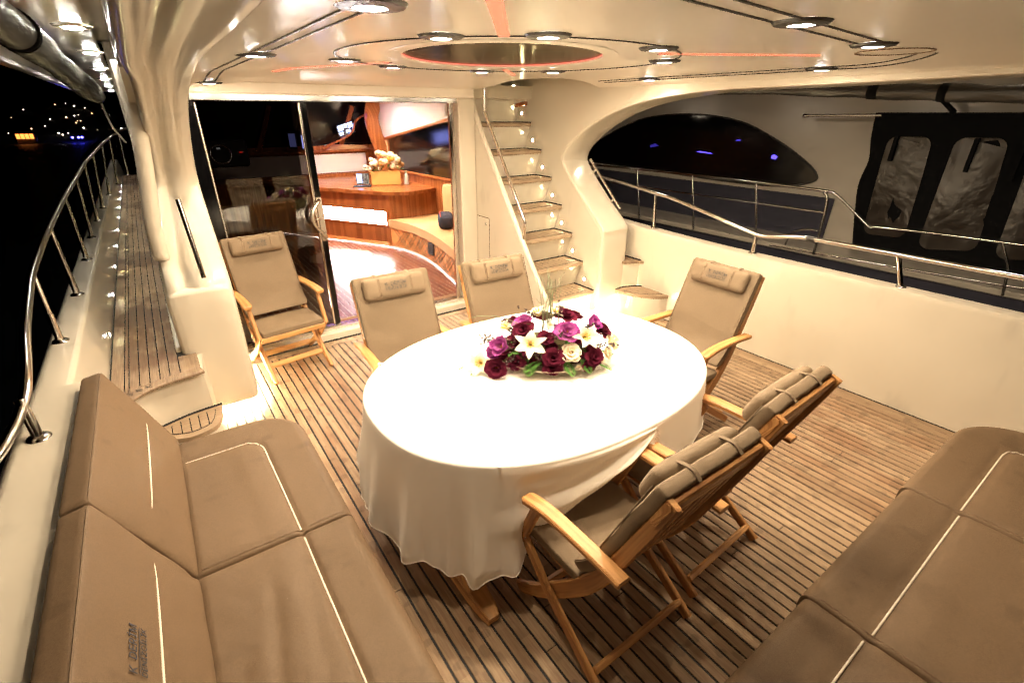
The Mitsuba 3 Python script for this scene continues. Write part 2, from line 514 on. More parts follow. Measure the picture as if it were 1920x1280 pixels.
# ---- cockpit deck
struct('deck', box(-0.60, 4.115, -1.6, 4.50, -0.06, -0.005), 'caulk', False)
n0, n1 = math.ceil(-0.20 / PITCH), math.floor(3.98 / PITCH)
PL = {}
for i in range(n0, n1 + 1):
    xa, xb = i * PITCH - PITCH / 2 + SEAM / 2, i * PITCH + PITCH / 2 - SEAM / 2
    ys = [-1.5]
    while ys[-1] < 4.36:
        ys.append(ys[-1] + float(rng.uniform(2.2, 3.9)))
    ys[-1] = 4.36
    if i in (5, 7):
        ys = [-1.5, {5: 1.475, 7: 1.52}[i], 4.36]
    if ys[-1] - ys[-2] < 0.5:
        ys.pop(-2)
    for a, b in zip(ys[:-1], ys[1:]):
        obj('plank', box(xa, xb, a + 0.002, b - 0.002, -0.02, float(rng.uniform(-0.0008, 0.0006)), 0.0012), 'deck_teak', 'deck', False)
obj('border_plank', box(-0.2, 4.09, 4.368, 4.452, -0.02, 0.0, 0.0012), 'deck_teak', 'deck', False)
obj('border_plank', box(3.9745, 4.1145, -1.5, 4.362, -0.02, 0.0, 0.0012), 'deck_teak', 'deck', False)


# ---- the moulded overhead
def zc(x, y):
    x, y = np.asarray(x, float), np.asarray(y, float)
    s = np.clip((np.abs(x - 1.95) - 1.1) / 0.6, 0, 1)
    f = np.clip((y - 3.7) / 0.8, 0, 1)
    return 2.25 - 0.05 * s * s * (3 - 2 * s) - 0.055 * f * f * (3 - 2 * f)


def y_edge(x):                                        # where the overhead opens above the stairs
    return 3.52 + 0.16 * ((x - 3.2) / 0.42) ** 2 + 0.25 * np.clip((2.95 - x) / 0.17, 0, 1) ** 2


cut = thing('ceiling', 'x', 'x')
labels[cut] = {'kind': 'structure'}
X, V = np.meshgrid(np.linspace(0.05, 3.86, 90), np.linspace(0, 1, 80), indexing='ij')
Y = -1.9 + V * (3.3 + 1.9)
pa = grid(X, Y, zc(X, Y), True)
X, V = np.meshgrid(np.linspace(0.05, 2.78, 64), np.linspace(0, 1, 26), indexing='ij')
Y = 3.3 + V * (4.66 - 3.3)
pb = grid(X, Y, zc(X, Y), True)
X, V = np.meshgrid(np.linspace(2.78, 3.61, 24), np.linspace(0, 1, 8), indexing='ij')
Y = 3.3 + V * (y_edge(X) - 3.3)
pc = grid(X, Y, zc(X, Y), True)
xs = np.linspace(2.78, 3.61, 24)
lip = [(x, y_edge(x)) for x in xs]
lip = np.array([(2.78, 4.66), (2.78, 4.2)] + [(x, y) for x, y in lip])
lz = zc(lip[:, 0], lip[:, 1])
V_ = np.stack([np.c_[lip, lz], np.c_[lip, lz + 0.02] + np.r_['-1', np.zeros((len(lip), 1)), np.full((len(lip), 1), 0.012), np.zeros((len(lip), 1))], np.c_[lip, lz + 0.5] + [0, 0.014, 0]], 0)
pd = grid(V_[..., 0], V_[..., 1], V_[..., 2])
panel = join(pa, pb, pc)
panel.merge_vertices(digits_vertex=5)
MA, MB_, MC = 0.50, 0.62, np.array([1.63, 2.37])        # the oval mirror: half axes and centre
MR = np.array([[0.82, 0.57], [-0.57, 0.82]])          # its axes, as columns
rr_c = np.hypot(*((panel.triangles_center[:, :2] - MC) @ MR / [MA + 0.03, MB_ + 0.03]).T)
panel.update_faces(rr_c > 1.0)
panel.remove_unreferenced_vertices()
obj('overhead_panel', panel, 'overhead', 'ceiling', True)
obj('opening_lip', pd, 'overhead', 'ceiling', 35)
obj('upper_deck', box(-0.45, 4.35, -2.0, 4.7, 2.42, 2.5), 'gelcoat', 'ceiling', False)


def inlay(path, w=0.011):
    """A thin dark inlay lying just under the overhead."""
    p = np.asarray(path, float)
    t = np.gradient(p, axis=0)
    t /= np.linalg.norm(t, axis=1, keepdims=True)
    nrm = np.stack([-t[:, 1], t[:, 0]], 1)
    P = [p - nrm * w / 2, p + nrm * w / 2]
    vs = [np.c_[q, zc(q[:, 0], q[:, 1]) - dz] for q, dz in ((P[0], -0.004), (P[0], 0.004), (P[1], 0.004), (P[1], -0.004))]
    return grid(*[np.stack([v[:, k] for v in vs], 1) for k in range(3)], True)


RC = np.array([1.70, 2.42])                           # the circle of lamps
a = np.linspace(0, 2 * PI, 97)
obj('inlay_line', inlay(RC + 0.87 * np.stack([np.cos(a), np.sin(a)], 1), 0.0085), 'black_trim', 'ceiling')
yl = np.linspace(-1.6, 4.34, 60)
for x in (0.465, 0.535):
    obj('inlay_line', inlay(np.c_[np.full(60, x), yl], 0.0085), 'black_trim', 'ceiling')
for dy in (0.0, 0.085):
    xl = np.linspace(0.9, 2.55, 40)
    obj('inlay_line', inlay(np.c_[xl, 0.895 + dy + 0.10 * (xl - 1.74)], 0.0085), 'black_trim', 'ceiling')
for r in (0.0, 0.075):                                # the curved end and the starboard pair
    b = np.linspace(-1.1, 0.15, 12)
    arc = np.c_[2.86 + (0.50 - r) * np.cos(b), 1.42 + (0.50 - r) * np.sin(b)]
    yy = np.linspace(1.55, 3.35, 20)
    obj('inlay_line', inlay(np.vstack([arc, np.c_[np.full(20, 3.355 - r), yy]]), 0.0075), 'black_trim', 'ceiling')
a = np.linspace(0, 2 * PI, 49)
obj('hatch_line', inlay(np.array([2.90, 1.08]) + 0.15 * np.stack([np.cos(a), np.sin(a)], 1), 0.006), 'seam', 'ceiling')

# the round mirror with its glowing rim
z = 2.25
mir = thing('ceiling_mirror', 'round bronze mirror in the overhead with an orange glowing rim', 'mirror')


def oval(prof, n=120):
    # rings that keep their distance from the oval's edge
    m = lathe([(1.0 + q, h_) for q, h_ in prof], n)
    v = m.vertices
    r = np.hypot(v[:, 0], v[:, 1])
    c, s_ = v[:, 0] / np.maximum(r, 1e-9), v[:, 1] / np.maximum(r, 1e-9)
    q = np.c_[c * np.maximum(MA + r - 1, 0) * (r > 1e-6), s_ * np.maximum(MB_ + r - 1, 0) * (r > 1e-6)] @ MR.T + MC
    m.vertices = np.c_[q, z + v[:, 2]]
    return m


obj('trim_ring', oval([(0.003, 0.004), (0.0035, -0.0035), (0.006, -0.005), (0.070, -0.0045), (0.078, -0.002)]), 'overhead', mir, 30)
obj('glowing_rim', oval([(0.003, 0.0115), (0.003, 0.0045)]), 'lamp_black', mir, light=emit((L_RED * 1.5, L_RED * 0.30, L_RED * 0.18), 0.5))
obj('mirror_disc', oval([(-1.0, 0.0105), (-0.5, 0.0105), (-0.02, 0.011), (0.010, 0.0125)]), 'mirror', mir, 25)
for k, (x0, y0, x1, y1, w0, where) in enumerate([(0.60, 0.93, 1.19, 1.72, 0.042, 'leading from the near overhead edge to the lamp circle'), (2.12, 1.78, 2.80, 1.36, 0.030, 'running from the lamp circle to starboard'),
                                       (1.28, 2.98, 0.86, 3.95, 0.030, 'running forward to port above the glass door'), (2.06, 2.98, 2.45, 3.42, 0.034, 'running forward towards the stairs')]):
    d = np.array([x1 - x0, y1 - y0])
    L = np.linalg.norm(d)
    p = np.array([x0, y0]) + np.linspace(0, 1, 12)[:, None] * d
    s = thing('light_channel', f'orange glowing strip in the overhead {where}', 'light strip', 'orange light strips in the overhead')
    obj('diffuser', inlay(p, w0), 'lamp_black', s, light=emit((L_RED * 1.3, L_RED * 0.30, L_RED * 0.14), 0.3))

# ---- downlights
DOWN = [(1.00, 1.85, 'on the lamp circle, by the near end of the orange strip'), (1.30, 1.60, 'on the lamp circle, right of the orange strip'), (1.93, 1.62, 'nearest to starboard of the pair closing the lamp circle'),
        (2.42, 1.98, 'farther of the pair closing the lamp circle to starboard'), (1.02, 2.98, 'at the port end of the lamp circle where its line begins'), (1.40, 3.23, 'on the far side of the lamp circle, second from port'),
        (2.04, 3.22, 'on the far side of the lamp circle, left of the handrail top'), (2.44, 2.94, 'on the far side of the lamp circle, right of the handrail top'),
        (0.50, 1.25, 'largest one on the double line, cut by the top edge'), (0.50, 2.58, 'on the port double line between the other two'), (0.50, 4.26, 'at the far end of the port double line by the door'),
        (1.74, 0.92, 'biggest on the right, in the near double line'), (2.52, 1.02, 'beside the round hatch outline in the overhead'), (3.32, 1.58, 'on the starboard double line above the dark window'),
        (3.32, 2.84, 'at the far end of the starboard line, above the arch')]
for x, y, where in DOWN:
    z = float(zc(x, y))
    d = thing('downlight', f'downlight {where}', 'downlight', 'downlights in the overhead')
    obj('bezel', lathe([(0.036, -0.004), (0.040, -0.012), (0.078, -0.009), (0.086, -0.001)], 28, (x, y, z)), 'black_trim', d)
    k_ = 0.6 if y < 1.4 else 1.0
    obj('lamp', lathe([(0.0, -0.014), (0.028, -0.0135), (0.035, -0.011), (0.0365, -0.004)], 24, (x, y, z)), 'lamp_black', d, True, light=emit(k_ * L_DOWN * WARM))

# ---- side wings: pillars that sweep up into the arch of each side opening
PROF = np.array([(3.60, 0.90), (3.66, 1.02), (3.90, 1.27), (4.10, 1.47), (4.14, 1.56), (4.05, 1.68), (3.80, 1.85), (3.50, 1.98), (3.15, 2.07), (2.80, 2.115), (2.4, 2.145), (1.65, 2.155), (1.1, 2.165), (0.6, 2.175), (-0.4, 2.185), (-1.9, 2.19)])
PATH = smoothpath(PROF, 6)


PM_ = PROF.copy()
PM_[0], PM_[1], PM_[2] = (3.475, 0.84), (3.50, 0.945), (3.82, 1.21)
PM_ = np.vstack([[(3.47, 0.075), (3.47, 0.60)], PM_])


def wing(mirror):
    PATH = smoothpath(PM_ if mirror else PROF, 6)
    PM = PATH
    t = np.gradient(PATH, axis=0)
    t /= np.linalg.norm(t, axis=1, keepdims=True)
    nrm = np.stack([t[:, 1], -t[:, 0]], 1)            # into the moulding
    for _ in range(6):
        nrm[1:-1] = (nrm[:-2] + nrm[1:-1] + nrm[2:]) / 3
    nrm /= np.linalg.norm(nrm, axis=1, keepdims=True)
    sec = [(-0.085, 0.40), (-0.085, 0.10), (-0.083, 0.04), (-0.07, 0.012), (-0.045, 0.0), (-0.02, 0.006), (0.0, 0.03), (0.012, 0.055), (0.03, 0.062), (0.05, 0.042), (0.075, 0.018), (0.11, 0.004), (0.15, 0.0), (0.19, 0.006),
           (0.215, 0.022), (0.235, 0.036), (0.255, 0.046), (0.275, 0.062), (0.287, 0.085), (0.29, 0.12), (0.29, 0.40)]
    sec = np.array(sec)
    sec[:, 1] = np.where(sec[:, 1] < 0.09, sec[:, 1] * 0.62, sec[:, 1])
    k = np.clip((PATH[:, 1] - 0.9) / 0.3, 0, 1)       # the relief grows out of the plain block below
    d = sec[None, :, 1] * np.ones((len(PATH), 1))
    P = PATH[:, None] + d[..., None] * nrm[:, None]
    lo = np.interp(PATH[:, 1], [0.9, 1.15, 1.6, 1.95, 2.10, 2.15, 2.19], [-0.085, -0.075, 0.03, 0.055, 0.045, 0.015, 0.0])
    if mirror:
        lo = np.full(len(PATH), -0.085)
        d = np.broadcast_to(np.where(sec[:, 1] < 0.09, 0.8 * (np.abs(np.linspace(-1, 1, len(sec))) ** 8) * 0.09, sec[:, 1])[None], d.shape)
        P = PM[:, None] + d[..., None] * nrm[:, None]
    X = 0.29 - (0.29 - sec[None, :, 0]) * (0.29 - lo[:, None]) / 0.375
    if mirror:
        X = 3.9 - X
    return grid(X, P[..., 0], P[..., 1], not mirror)


for mirror in (False, True):
    w = thing('side_wing', 'glossy cream moulded pillar at the left that sweeps up beside the side deck' if not mirror else 'glossy cream moulded arch framing the dark opening on the right', 'pillar')
    f = (lambda a, b: (3.9 - b, 3.9 - a)) if mirror else (lambda a, b: (a, b))
    obj('arch', wing(mirror), 'gelcoat', w, True)
    xa, xb = f(-0.10, 0.2905)
    ya = 3.52 if mirror else 3.585
    pb_ = rbox(xb - xa, 4.62 - ya, 0.90, 0.035 if mirror else 0.065, 8, 8, 8)
    pb_.apply_translation(((xa + xb) / 2, (ya + 4.62) / 2, (0.065 if not mirror else -0.02) + 0.45))
    obj('pillar_base', pb_, 'gelcoat', w, True)
    xa, xb = f(-0.08, 0.25)
    obj('plinth', box(xa, xb, ya + 0.04, 4.6, -0.01, 0.07), 'gelcoat', w)
    xa, xb = f(-0.082 if mirror else 0.02, 0.2885)
    fill = [(3.80, 0.88), (3.86, 1.06), (4.3, 1.50), (4.34, 1.60), (4.2, 1.78), (3.9, 1.98), (3.6, 2.10), (3.3, 2.19), (3.3, 2.44), (4.66, 2.44), (4.66, 0.88)]
    m = prism(fill, 0, xb - xa)
    v = m.vertices.copy()
    m.vertices = np.c_[xa + v[:, 2], v[:, 0], v[:, 1]]
    m.invert() if False else None
    obj('web', m, 'gelcoat', w, False)
    if mirror:
        sw = prism([(3.50, 0.0), (3.50, 0.86), (3.56, 0.95), (3.90, 1.26), (4.12, 1.46), (4.17, 1.56), (4.08, 1.69), (3.83, 1.86), (3.53, 1.99), (3.28, 2.08), (3.2, 2.3), (3.4, 2.3), (3.55, 2.9), (5.3, 2.9), (5.3, 0.0)], 0, 0.06)
        sw.vertices = np.c_[3.6085 + sw.vertices[:, 2], sw.vertices[:, 0], sw.vertices[:, 1]]
        obj('stair_wall', sw, 'gelcoat', w, False)
    else:                                              # the drain pipe on the outer edge
        dp = smoothpath([(-0.052, 3.78, 1.14), (-0.045, 3.78, 1.35), (-0.006, 3.79, 1.62), (0.020, 3.79, 1.85), (0.030, 3.79, 2.05), (0.032, 3.79, 2.25)], 6)
        obj('outer_post', tube(dp, 0.044, 18), 'gelcoat', w, True)

g = thing('grab_rail', 'short steel grab rail upright on the left pillar', 'handrail')
ga, gb = np.array([0.115, 3.60, 1.52]), np.array([0.135, 3.50, 1.055])
obj('bar', tube([ga, gb], 0.0135, 12), 'chrome', g, 50)
for s in (0.12, 0.86):
    p = ga + s * (gb - ga)
    obj('bracket', tube([p, p + (0.0, 0.13, 0.0)], 0.010, 10), 'chrome', g, 50)
g = thing('grab_rail', 'short sloping steel grab rail on the edge of the right pillar', 'handrail')
ga, gb = np.array([3.945, 4.07, 1.535]), np.array([3.965, 3.60, 1.08])
obj('bar', tube([ga, gb], 0.0135, 12), 'chrome', g, 50)
for s in (0.2, 0.8):
    p = ga + s * (gb - ga)
    obj('bracket', tube([p, p + (0.0, 0.05, -0.05)], 0.012, 10), 'chrome', g, 50)

# light tapes under the pillar bases
t_ = thing('light_tape', 'glowing light tape along the floor under the left pillar', 'light strip')
obj('tape', join(box(0.262, 0.270, 3.64, 4.56, 0.046, 0.056), box(-0.06, 0.262, 3.605, 3.613, 0.046, 0.056)), 'lamp_black', t_, False, light=emit(L_TAPE * np.array([1, .86, .55]), 2))
t_ = thing('light_tape', 'glowing light tape along the floor under the right pillar and step', 'light strip')
obj('tape', join(box(3.0, 3.62, 3.300, 3.308, 0.030, 0.040), box(3.62, 3.96, 3.452, 3.460, 0.046, 0.056)), 'lamp_black', t_, False, light=emit(L_TAPE * np.array([1, .84, .5]), 2))
# ------------------------------------------------------------------ bulwarks, rails, side decks, boarding steps
def yprofile(prof, y0, y1, n=2):
    """A closed outline (x, z) drawn out along y."""
    m = prism(prof, 0, y1 - y0)
    v = m.vertices.copy()
    m.vertices = np.c_[v[:, 0], y0 + v[:, 2], v[:, 1]]
    m.faces = m.faces[:, ::-1]
    return m


b = thing('bulwark', 'long smooth cream bulwark along the right edge of the deck', 'bulwark')
ys = np.linspace(-1.9, 4.6, 40)
top = 0.872 + 0.075 * np.clip((ys - 2.4) / 2.0, 0, 1) ** 1.5
sec = [(4.117, -0.02), (4.119, 0.3), (4.121, 0.83), (4.128, 0.862), (4.145, 0.872), (4.25, 0.872), (4.285, 0.862), (4.30, 0.82), (4.36, 0.2), (4.40, -1.9)]
S = np.array(sec)
Xb = np.broadcast_to(S[:, 0], (len(ys), len(S)))
Zb = np.where(S[None, :, 1] > 0.7, S[None, :, 1] + (top - 0.872)[:, None], S[None, :, 1])
obj('panel', grid(Xb, np.broadcast_to(ys[:, None], Xb.shape), Zb, False), 'gelcoat', b, 40)
obj('deck_seam', box(4.1100, 4.1165, -1.6, 3.2, 0.0006, 0.005), 'caulk', b, False)

b = thing('gunwale', 'cream gunwale along the left side outside the bench sofa', 'bulwark')
GP = [(-0.98, -2.1), (-0.72, 0.70), (-0.675, 0.825), (-0.655, 0.845), (-0.63, 0.85), (-0.548, 0.85), (-0.530, 0.842), (-0.522, 0.826), (-0.485, 0.60), (-0.480, 0.50), (-0.50, -0.2)]
obj('side_wall', yprofile(GP, 2.79, 17.0), 'gelcoat', b, 40)
GP2 = [(-0.98, -2.1), (-0.72, 0.70), (-0.685, 0.825), (-0.665, 0.845), (-0.64, 0.85), (-0.492, 0.85), (-0.478, 0.842), (-0.472, 0.826), (-0.465, 0.3), (-0.465, -0.2)]
obj('aft_wall', yprofile(GP2, -1.9, 2.79), 'gelcoat', b, 40)

r = thing('guard_rail', 'polished steel guard rail with posts along the left side deck', 'railing')
RAILP = [(-0.86, 0.9, 0.62), (-0.78, 1.9, 0.80), (-0.655, 2.25, 0.905), (-0.60, 2.40, 0.985), (-0.585, 2.52, 1.05), (-0.595, 2.80, 1.13), (-0.605, 3.15, 1.19), (-0.61, 3.5, 1.24), (-0.595, 4.3, 1.315), (-0.585, 5.4, 1.365), (-0.56, 6.4, 1.41), (-0.535, 7.4, 1.46), (-0.49, 8.4, 1.50), (-0.44, 9.6, 1.54), (-0.36, 11, 1.58), (-0.22, 13, 1.63), (0.05, 15.5, 1.68)]
rp = smoothpath(RAILP, 7)
obj('top_rail', tube(rp, 0.019, 14), 'chrome', r, True)
for k, (y, x) in enumerate([(2.33, -0.59), (3.42, -0.61), (4.33, -0.59), (5.4, -0.59), (6.4, -0.60), (7.39, -0.59), (8.38, -0.57), (9.7, -0.53), (11.1, -0.44), (12.6, -0.30)]):
    zb = 0.85
    i = np.argmin(np.abs(rp[:, 1] - (y + (0.06 if k == 0 else 0.0))))
    q = rp[i]
    ps = obj('post', tube([(x, y, zb), q], 0.0155, 12), 'chrome', r, True)
    d = (q - [x, y, zb]) / np.linalg.norm(q - [x, y, zb])
    obj('sleeve', tube([np.array([x, y, zb]), np.array([x, y, zb]) + 0.16 * d], 0.0185, 12), 'chrome', ps, True)
    obj('foot', lathe([(0.0, 0.014), (0.022, 0.014), (0.036, 0.008), (0.040, 0.0005)], 20, (x, y, zb)), 'chrome', ps, 40)

r = thing('guard_rail', 'polished steel rail sloping down along the top of the right bulwark', 'railing')
RP = smoothpath([(4.16, 5.4, 1.42), (4.2, 4.29, 1.345), (4.2, 3.35, 1.245), (4.2, 3.05, 1.205), (4.2, 2.30, 1.055), (4.2, 2.16, 1.035), (4.2, 2.02, 1.055), (4.2, 1.86, 1.082), (4.2, 1.5, 1.087), (4.2, 0.5, 1.09), (4.2, -1.5, 1.09)], 7)
obj('top_rail', tube(RP, 0.0185, 14), 'chrome', r, True)
for y, dy, z0 in ((3.32, 0.06, 0.905), (2.215, 0.0, 0.872), (1.09, 0.02, 0.872), (-0.4, 0.0, 0.872), (4.25, 0.05, 0.95)):
    i = np.argmin(np.abs(RP[:, 1] - (y + dy)))
    ps = obj('post', tube([(4.2, y, z0), RP[i]], 0.0165, 12), 'chrome', r, True)
    obj('foot', lathe([(0.0, 0.012), (0.024, 0.012), (0.032, 0.006), (0.034, -0.001)], 18, (4.2, y, z0)), 'chrome', ps, 40)
obj('clamp', tube([(4.2, 1.80, 1.083), (4.2, 1.74, 1.085)], 0.026, 12), 'black_trim', r, True)

# ---- port side deck
struct('side_deck', box(-0.482, -0.02, 3.31, 16.0, 0.50, 0.5405), 'caulk', False)
nose = smoothpath([(-0.475, 3.00, 0.541), (-0.39, 3.135, 0.541), (-0.30, 3.215, 0.541), (-0.18, 3.262, 0.541), (-0.06, 3.285, 0.541), (-0.015, 3.295, 0.541)], 6)
xs = [-0.476, -0.408, -0.386, -0.335, -0.284, -0.233, -0.182, -0.128]
for i, (a, b_) in enumerate(zip(xs[:-1], xs[1:])):
    y0 = float(np.interp(a, nose[:, 0], nose[:, 1])) - 0.005
    ys = [y0] + sorted(rng.uniform(5, 14, 3).tolist()) + [15.9]
    for y0, y1 in zip(ys[:-1], ys[1:]):
        obj('plank', box(a + 0.003, b_ - 0.003, y0 + 0.003, y1, 0.535, 0.5455, 0.001), 'side_teak', 'side_deck', False)
obj('plank', box(-0.125, -0.02, 3.30, 3.58, 0.535, 0.5455, 0.001), 'side_teak', 'side_deck', False)
obj('nosing', flat(board(nose, 0.022, 0.075, (0, 0, 1), 0.006)), 'side_teak', 'side_deck', False)
obj('drain_grate', join(*[box(-0.44 + 0.045 * i - 0.003, -0.44 + 0.045 * i + 0.028, 3.12 + 0.028 * i, 3.16 + 0.028 * i, 0.546, 0.552) for i in range(4)]), 'black_trim', 'side_deck', False)
pts = [(p[0], p[1] + 0.012) for p in nose]
obj('riser', join(prism([(-0.60, 2.96)] + pts + [(0.02, 3.7), (-0.60, 3.7)], 0.0, 0.529)), 'gelcoat', 'side_deck', 30)
obj('coaming', box(-0.128, -0.096, 3.66, 4.7, 0.50, 0.575, 0.006), 'gelcoat', 'side_deck', False)
obj('house_side', box(-0.030, 0.02, 4.63, 16, 0.545, 2.42, 0.01), 'gelcoat', 'side_deck', False)


def lens(key, back, front, z, slats, label):
    """A lens-shaped teak step: border, slats, rubber edge and the moulded block below."""
    k = thing(key, label, 'step')
    B, Fr = smoothpath(back, 8), smoothpath(front, 8)
    o = np.vstack([B, Fr[::-1][1:-1]])
    obj('tread', prism(o, z - 0.028, z), 'tread_teak', k, 30)
    c = o.mean(0)
    inner = c + (o - c) * np.array([0.78, 0.66])
    obj('recess', prism(inner, z + 0.0002, z + 0.0012), 'caulk', k, False)
    from shapely.geometry import Polygon, box as sbox
    poly = Polygon(c + (o - c) * np.array([0.76, 0.63]))
    x0, y0, x1, y1 = poly.bounds
    w = (x1 - x0) / slats
    for i in range(slats):
        q = poly.intersection(sbox(x0 + i * w + 0.003, y0, x0 + (i + 1) * w - 0.003, y1))
        if q.area > 2e-4 and q.geom_type == 'Polygon':
            obj('slat', prism(np.array(q.exterior.coords)[:-1], z + 0.0012, z + 0.005), 'tread_teak', k, False)
    P = np.c_[B, np.full(len(B), z + 0.004)]
    obj('rubber_edge', flat(board(P, 0.010, 0.012, (0, 0, 1), 0.002)), 'caulk', k, False)
    blk = c + (o - c) * np.array([0.97, 0.96])
    obj('block', prism(blk, 0.0, z - 0.028), 'gelcoat', k, 30)
    return k


lens('boarding_step', [(-0.34, 3.19), (-0.30, 3.215), (-0.14, 3.275), (0.035, 3.30)], [(-0.34, 3.19), (-0.30, 3.08), (-0.17, 3.005), (-0.04, 3.04), (0.01, 3.14), (0.035, 3.30)], 0.27, 6, 'lens shaped teak step at the foot of the left side deck')
lens('boarding_step', [(3.80, 3.41), (3.93, 3.42), (4.08, 3.36), (4.20, 3.22), (4.275, 3.03)], [(3.80, 3.41), (3.87, 3.18), (4.02, 3.00), (4.16, 2.96), (4.275, 3.03)], 0.27, 7, 'lens shaped teak step below the arch beside the right bulwark')
k = thing('side_deck_step', 'narrow dark teak step between the right pillar and the bulwark', 'step')
up = np.array([(3.93, 3.47), (4.0, 3.42), (4.10, 3.38), (4.20, 3.33), (4.30, 3.18), (4.30, 3.3), (4.30, 4.6), (3.93, 4.6)])
up[:, 0] = np.minimum(up[:, 0], 4.114)
obj('tread', prism(up, 0.522, 0.55), 'side_teak', k, False)
obj('riser', prism(np.array([(3.70, 3.56), (3.80, 3.475), (3.95, 3.475), (4.04, 3.43), (4.12, 3.39), (4.12, 4.6), (3.70, 4.6)]), 0.0, 0.5215), 'gelcoat', k, 30)
obj('rubber_edge', box(4.100, 4.114, 3.37, 4.55, 0.5505, 0.562), 'caulk', k, False)

# courtesy lights along the port side deck
for i, y in enumerate([4.09 + 1.0 * q for q in range(10)]):
    x = -0.497 + 0.0
    m = lathe([(0.0, 0.006), (0.010, 0.006), (0.0135, 0.003), (0.014, -0.004)], 14, up=True)
    d = thing('courtesy_light', f'small round courtesy light low on the left side deck wall, {("nearest", "second", "third", "fourth", "fifth", "sixth", "seventh", "eighth", "ninth", "farthest")[i]} from the steps', 'courtesy light', 'courtesy lights along the left side deck')
    n = np.array([0.99, 0, 0.14])
    obj('lamp', turned(m, frame(n, (0, 1, 0)), (-0.4785, y, 0.605)), 'lamp_black', d, True, light=emit(np.array([1, .82, .38]) * 230, 0.25))
    obj('bezel', turned(lathe([(0.0145, -0.004), (0.015, 0.004), (0.020, 0.003), (0.021, -0.004)], 16), frame(n, (0, 1, 0)), (-0.4785, y, 0.605)), 'chrome', d, 40)

# soffit above the port side deck, with its lamps
s = thing('side_soffit', 'cream overhang above the left side deck with a row of lamps', 'overhang')
XS = np.linspace(-0.60, -0.05, 12)
ZS = 2.40 - 0.10 * np.clip((-0.42 - XS) / 0.18, 0, 1) ** 2
obj('panel', grid(*np.broadcast_arrays(XS[:, None], np.array([2.2, 4.0, 8, 16.0])[None, :], ZS[:, None]), True), 'overhead', s, True)
obj('fascia', box(-0.64, -0.58, 2.2, 16, 2.28, 2.46, 0.01), 'gelcoat', s, False)
for i, (x, y) in enumerate([(-0.125, 3.78), (-0.115, 5.31), (-0.13, 7.28), (-0.15, 9.6), (-0.17, 12.2), (-0.18, 15.2)]):
    d = thing('soffit_lamp', f'bright round lamp under the left overhang, {("nearest to the viewer", "second from the viewer", "third along", "fourth along", "fifth along", "farthest along")[i]}', 'downlight', 'lamps under the left overhang')
    obj('bezel', lathe([(0.05, -0.004), (0.055, -0.012), (0.085, -0.008), (0.09, 0.0)], 24, (x, y, 2.40)), 'brushed', d, 40)
    obj('lamp', lathe([(0.0, -0.022), (0.036, -0.02), (0.047, -0.014), (0.05, -0.004)], 20, (x, y, 2.40)), 'lamp_black', d, True, light=emit(np.array([1, .93, .78]) * 75, 0.6))
s = thing('side_soffit', 'unseen cream overhang outside the right arch carrying lamps added to brighten the neighbouring yacht', 'overhang')
obj('panel', grid(*np.broadcast_arrays(np.linspace(4.02, 5.0, 4)[:, None], np.array([-2.0, 2, 8.0])[None, :], np.full((4, 3), 2.43)), True), 'overhead', s, True)
for i, y in enumerate((-1.0, 0.8, 2.4, 4.0, 6.0)):  # unseen lamps added to brighten the neighbouring yacht
    obj('lamp', lathe([(0.0, -0.022), (0.036, -0.02), (0.047, -0.014), (0.05, -0.004)], 20, (4.66, y, 2.43)), 'lamp_black', s, True, light=emit(np.array([1, .82, .60]) * L_ADDED_SIDE, 0.6))
c = thing('rolled_awning', 'dark rolled up canvas curtain hanging at the upper left', 'awning')
AP = smoothpath([(-0.66, 0.7, 2.85), (-0.52, 1.5, 2.62), (-0.40, 2.3, 2.44), (-0.345, 3.0, 2.345), (-0.31, 3.6, 2.31), (-0.305, 5.0, 2.275), (-0.27, 7.0, 2.20), (-0.235, 8.6, 2.13)], 10)
tt = np.linspace(0, 1, len(AP))
rr_ = 0.115 * (1 + 0.18 * np.sin(9 * tt) + 0.10 * np.sin(23 * tt + 1)) * (1 - 0.35 * tt) * (0.25 + 0.75 * np.clip((1 - tt) * 18, 0, 1))
m = tube(AP, rr_, 26)
m.vertices += 0.02 * (meshkit.fbm(m.vertices * [14, 3.5, 14], 3, 5)[:, None] - 0.5) * np.array([1, 0, 1])
obj('roll', m, 'grey_canvas', c, True)
for f_ in (0.30, 0.52):
    i = int(f_ * len(AP))
    obj('strap', tube(AP[i:i + 2], rr_[i] * 1.10, 22), 'black_canvas', c, True)
obj('cord', tube(smoothpath([(-0.24, 8.5, 2.08), (-0.225, 8.5, 1.93), (-0.20, 8.5, 1.80), (-0.135, 8.45, 1.66), (-0.115, 8.45, 1.62)], 5), 0.012, 8), 'piping', c, True)

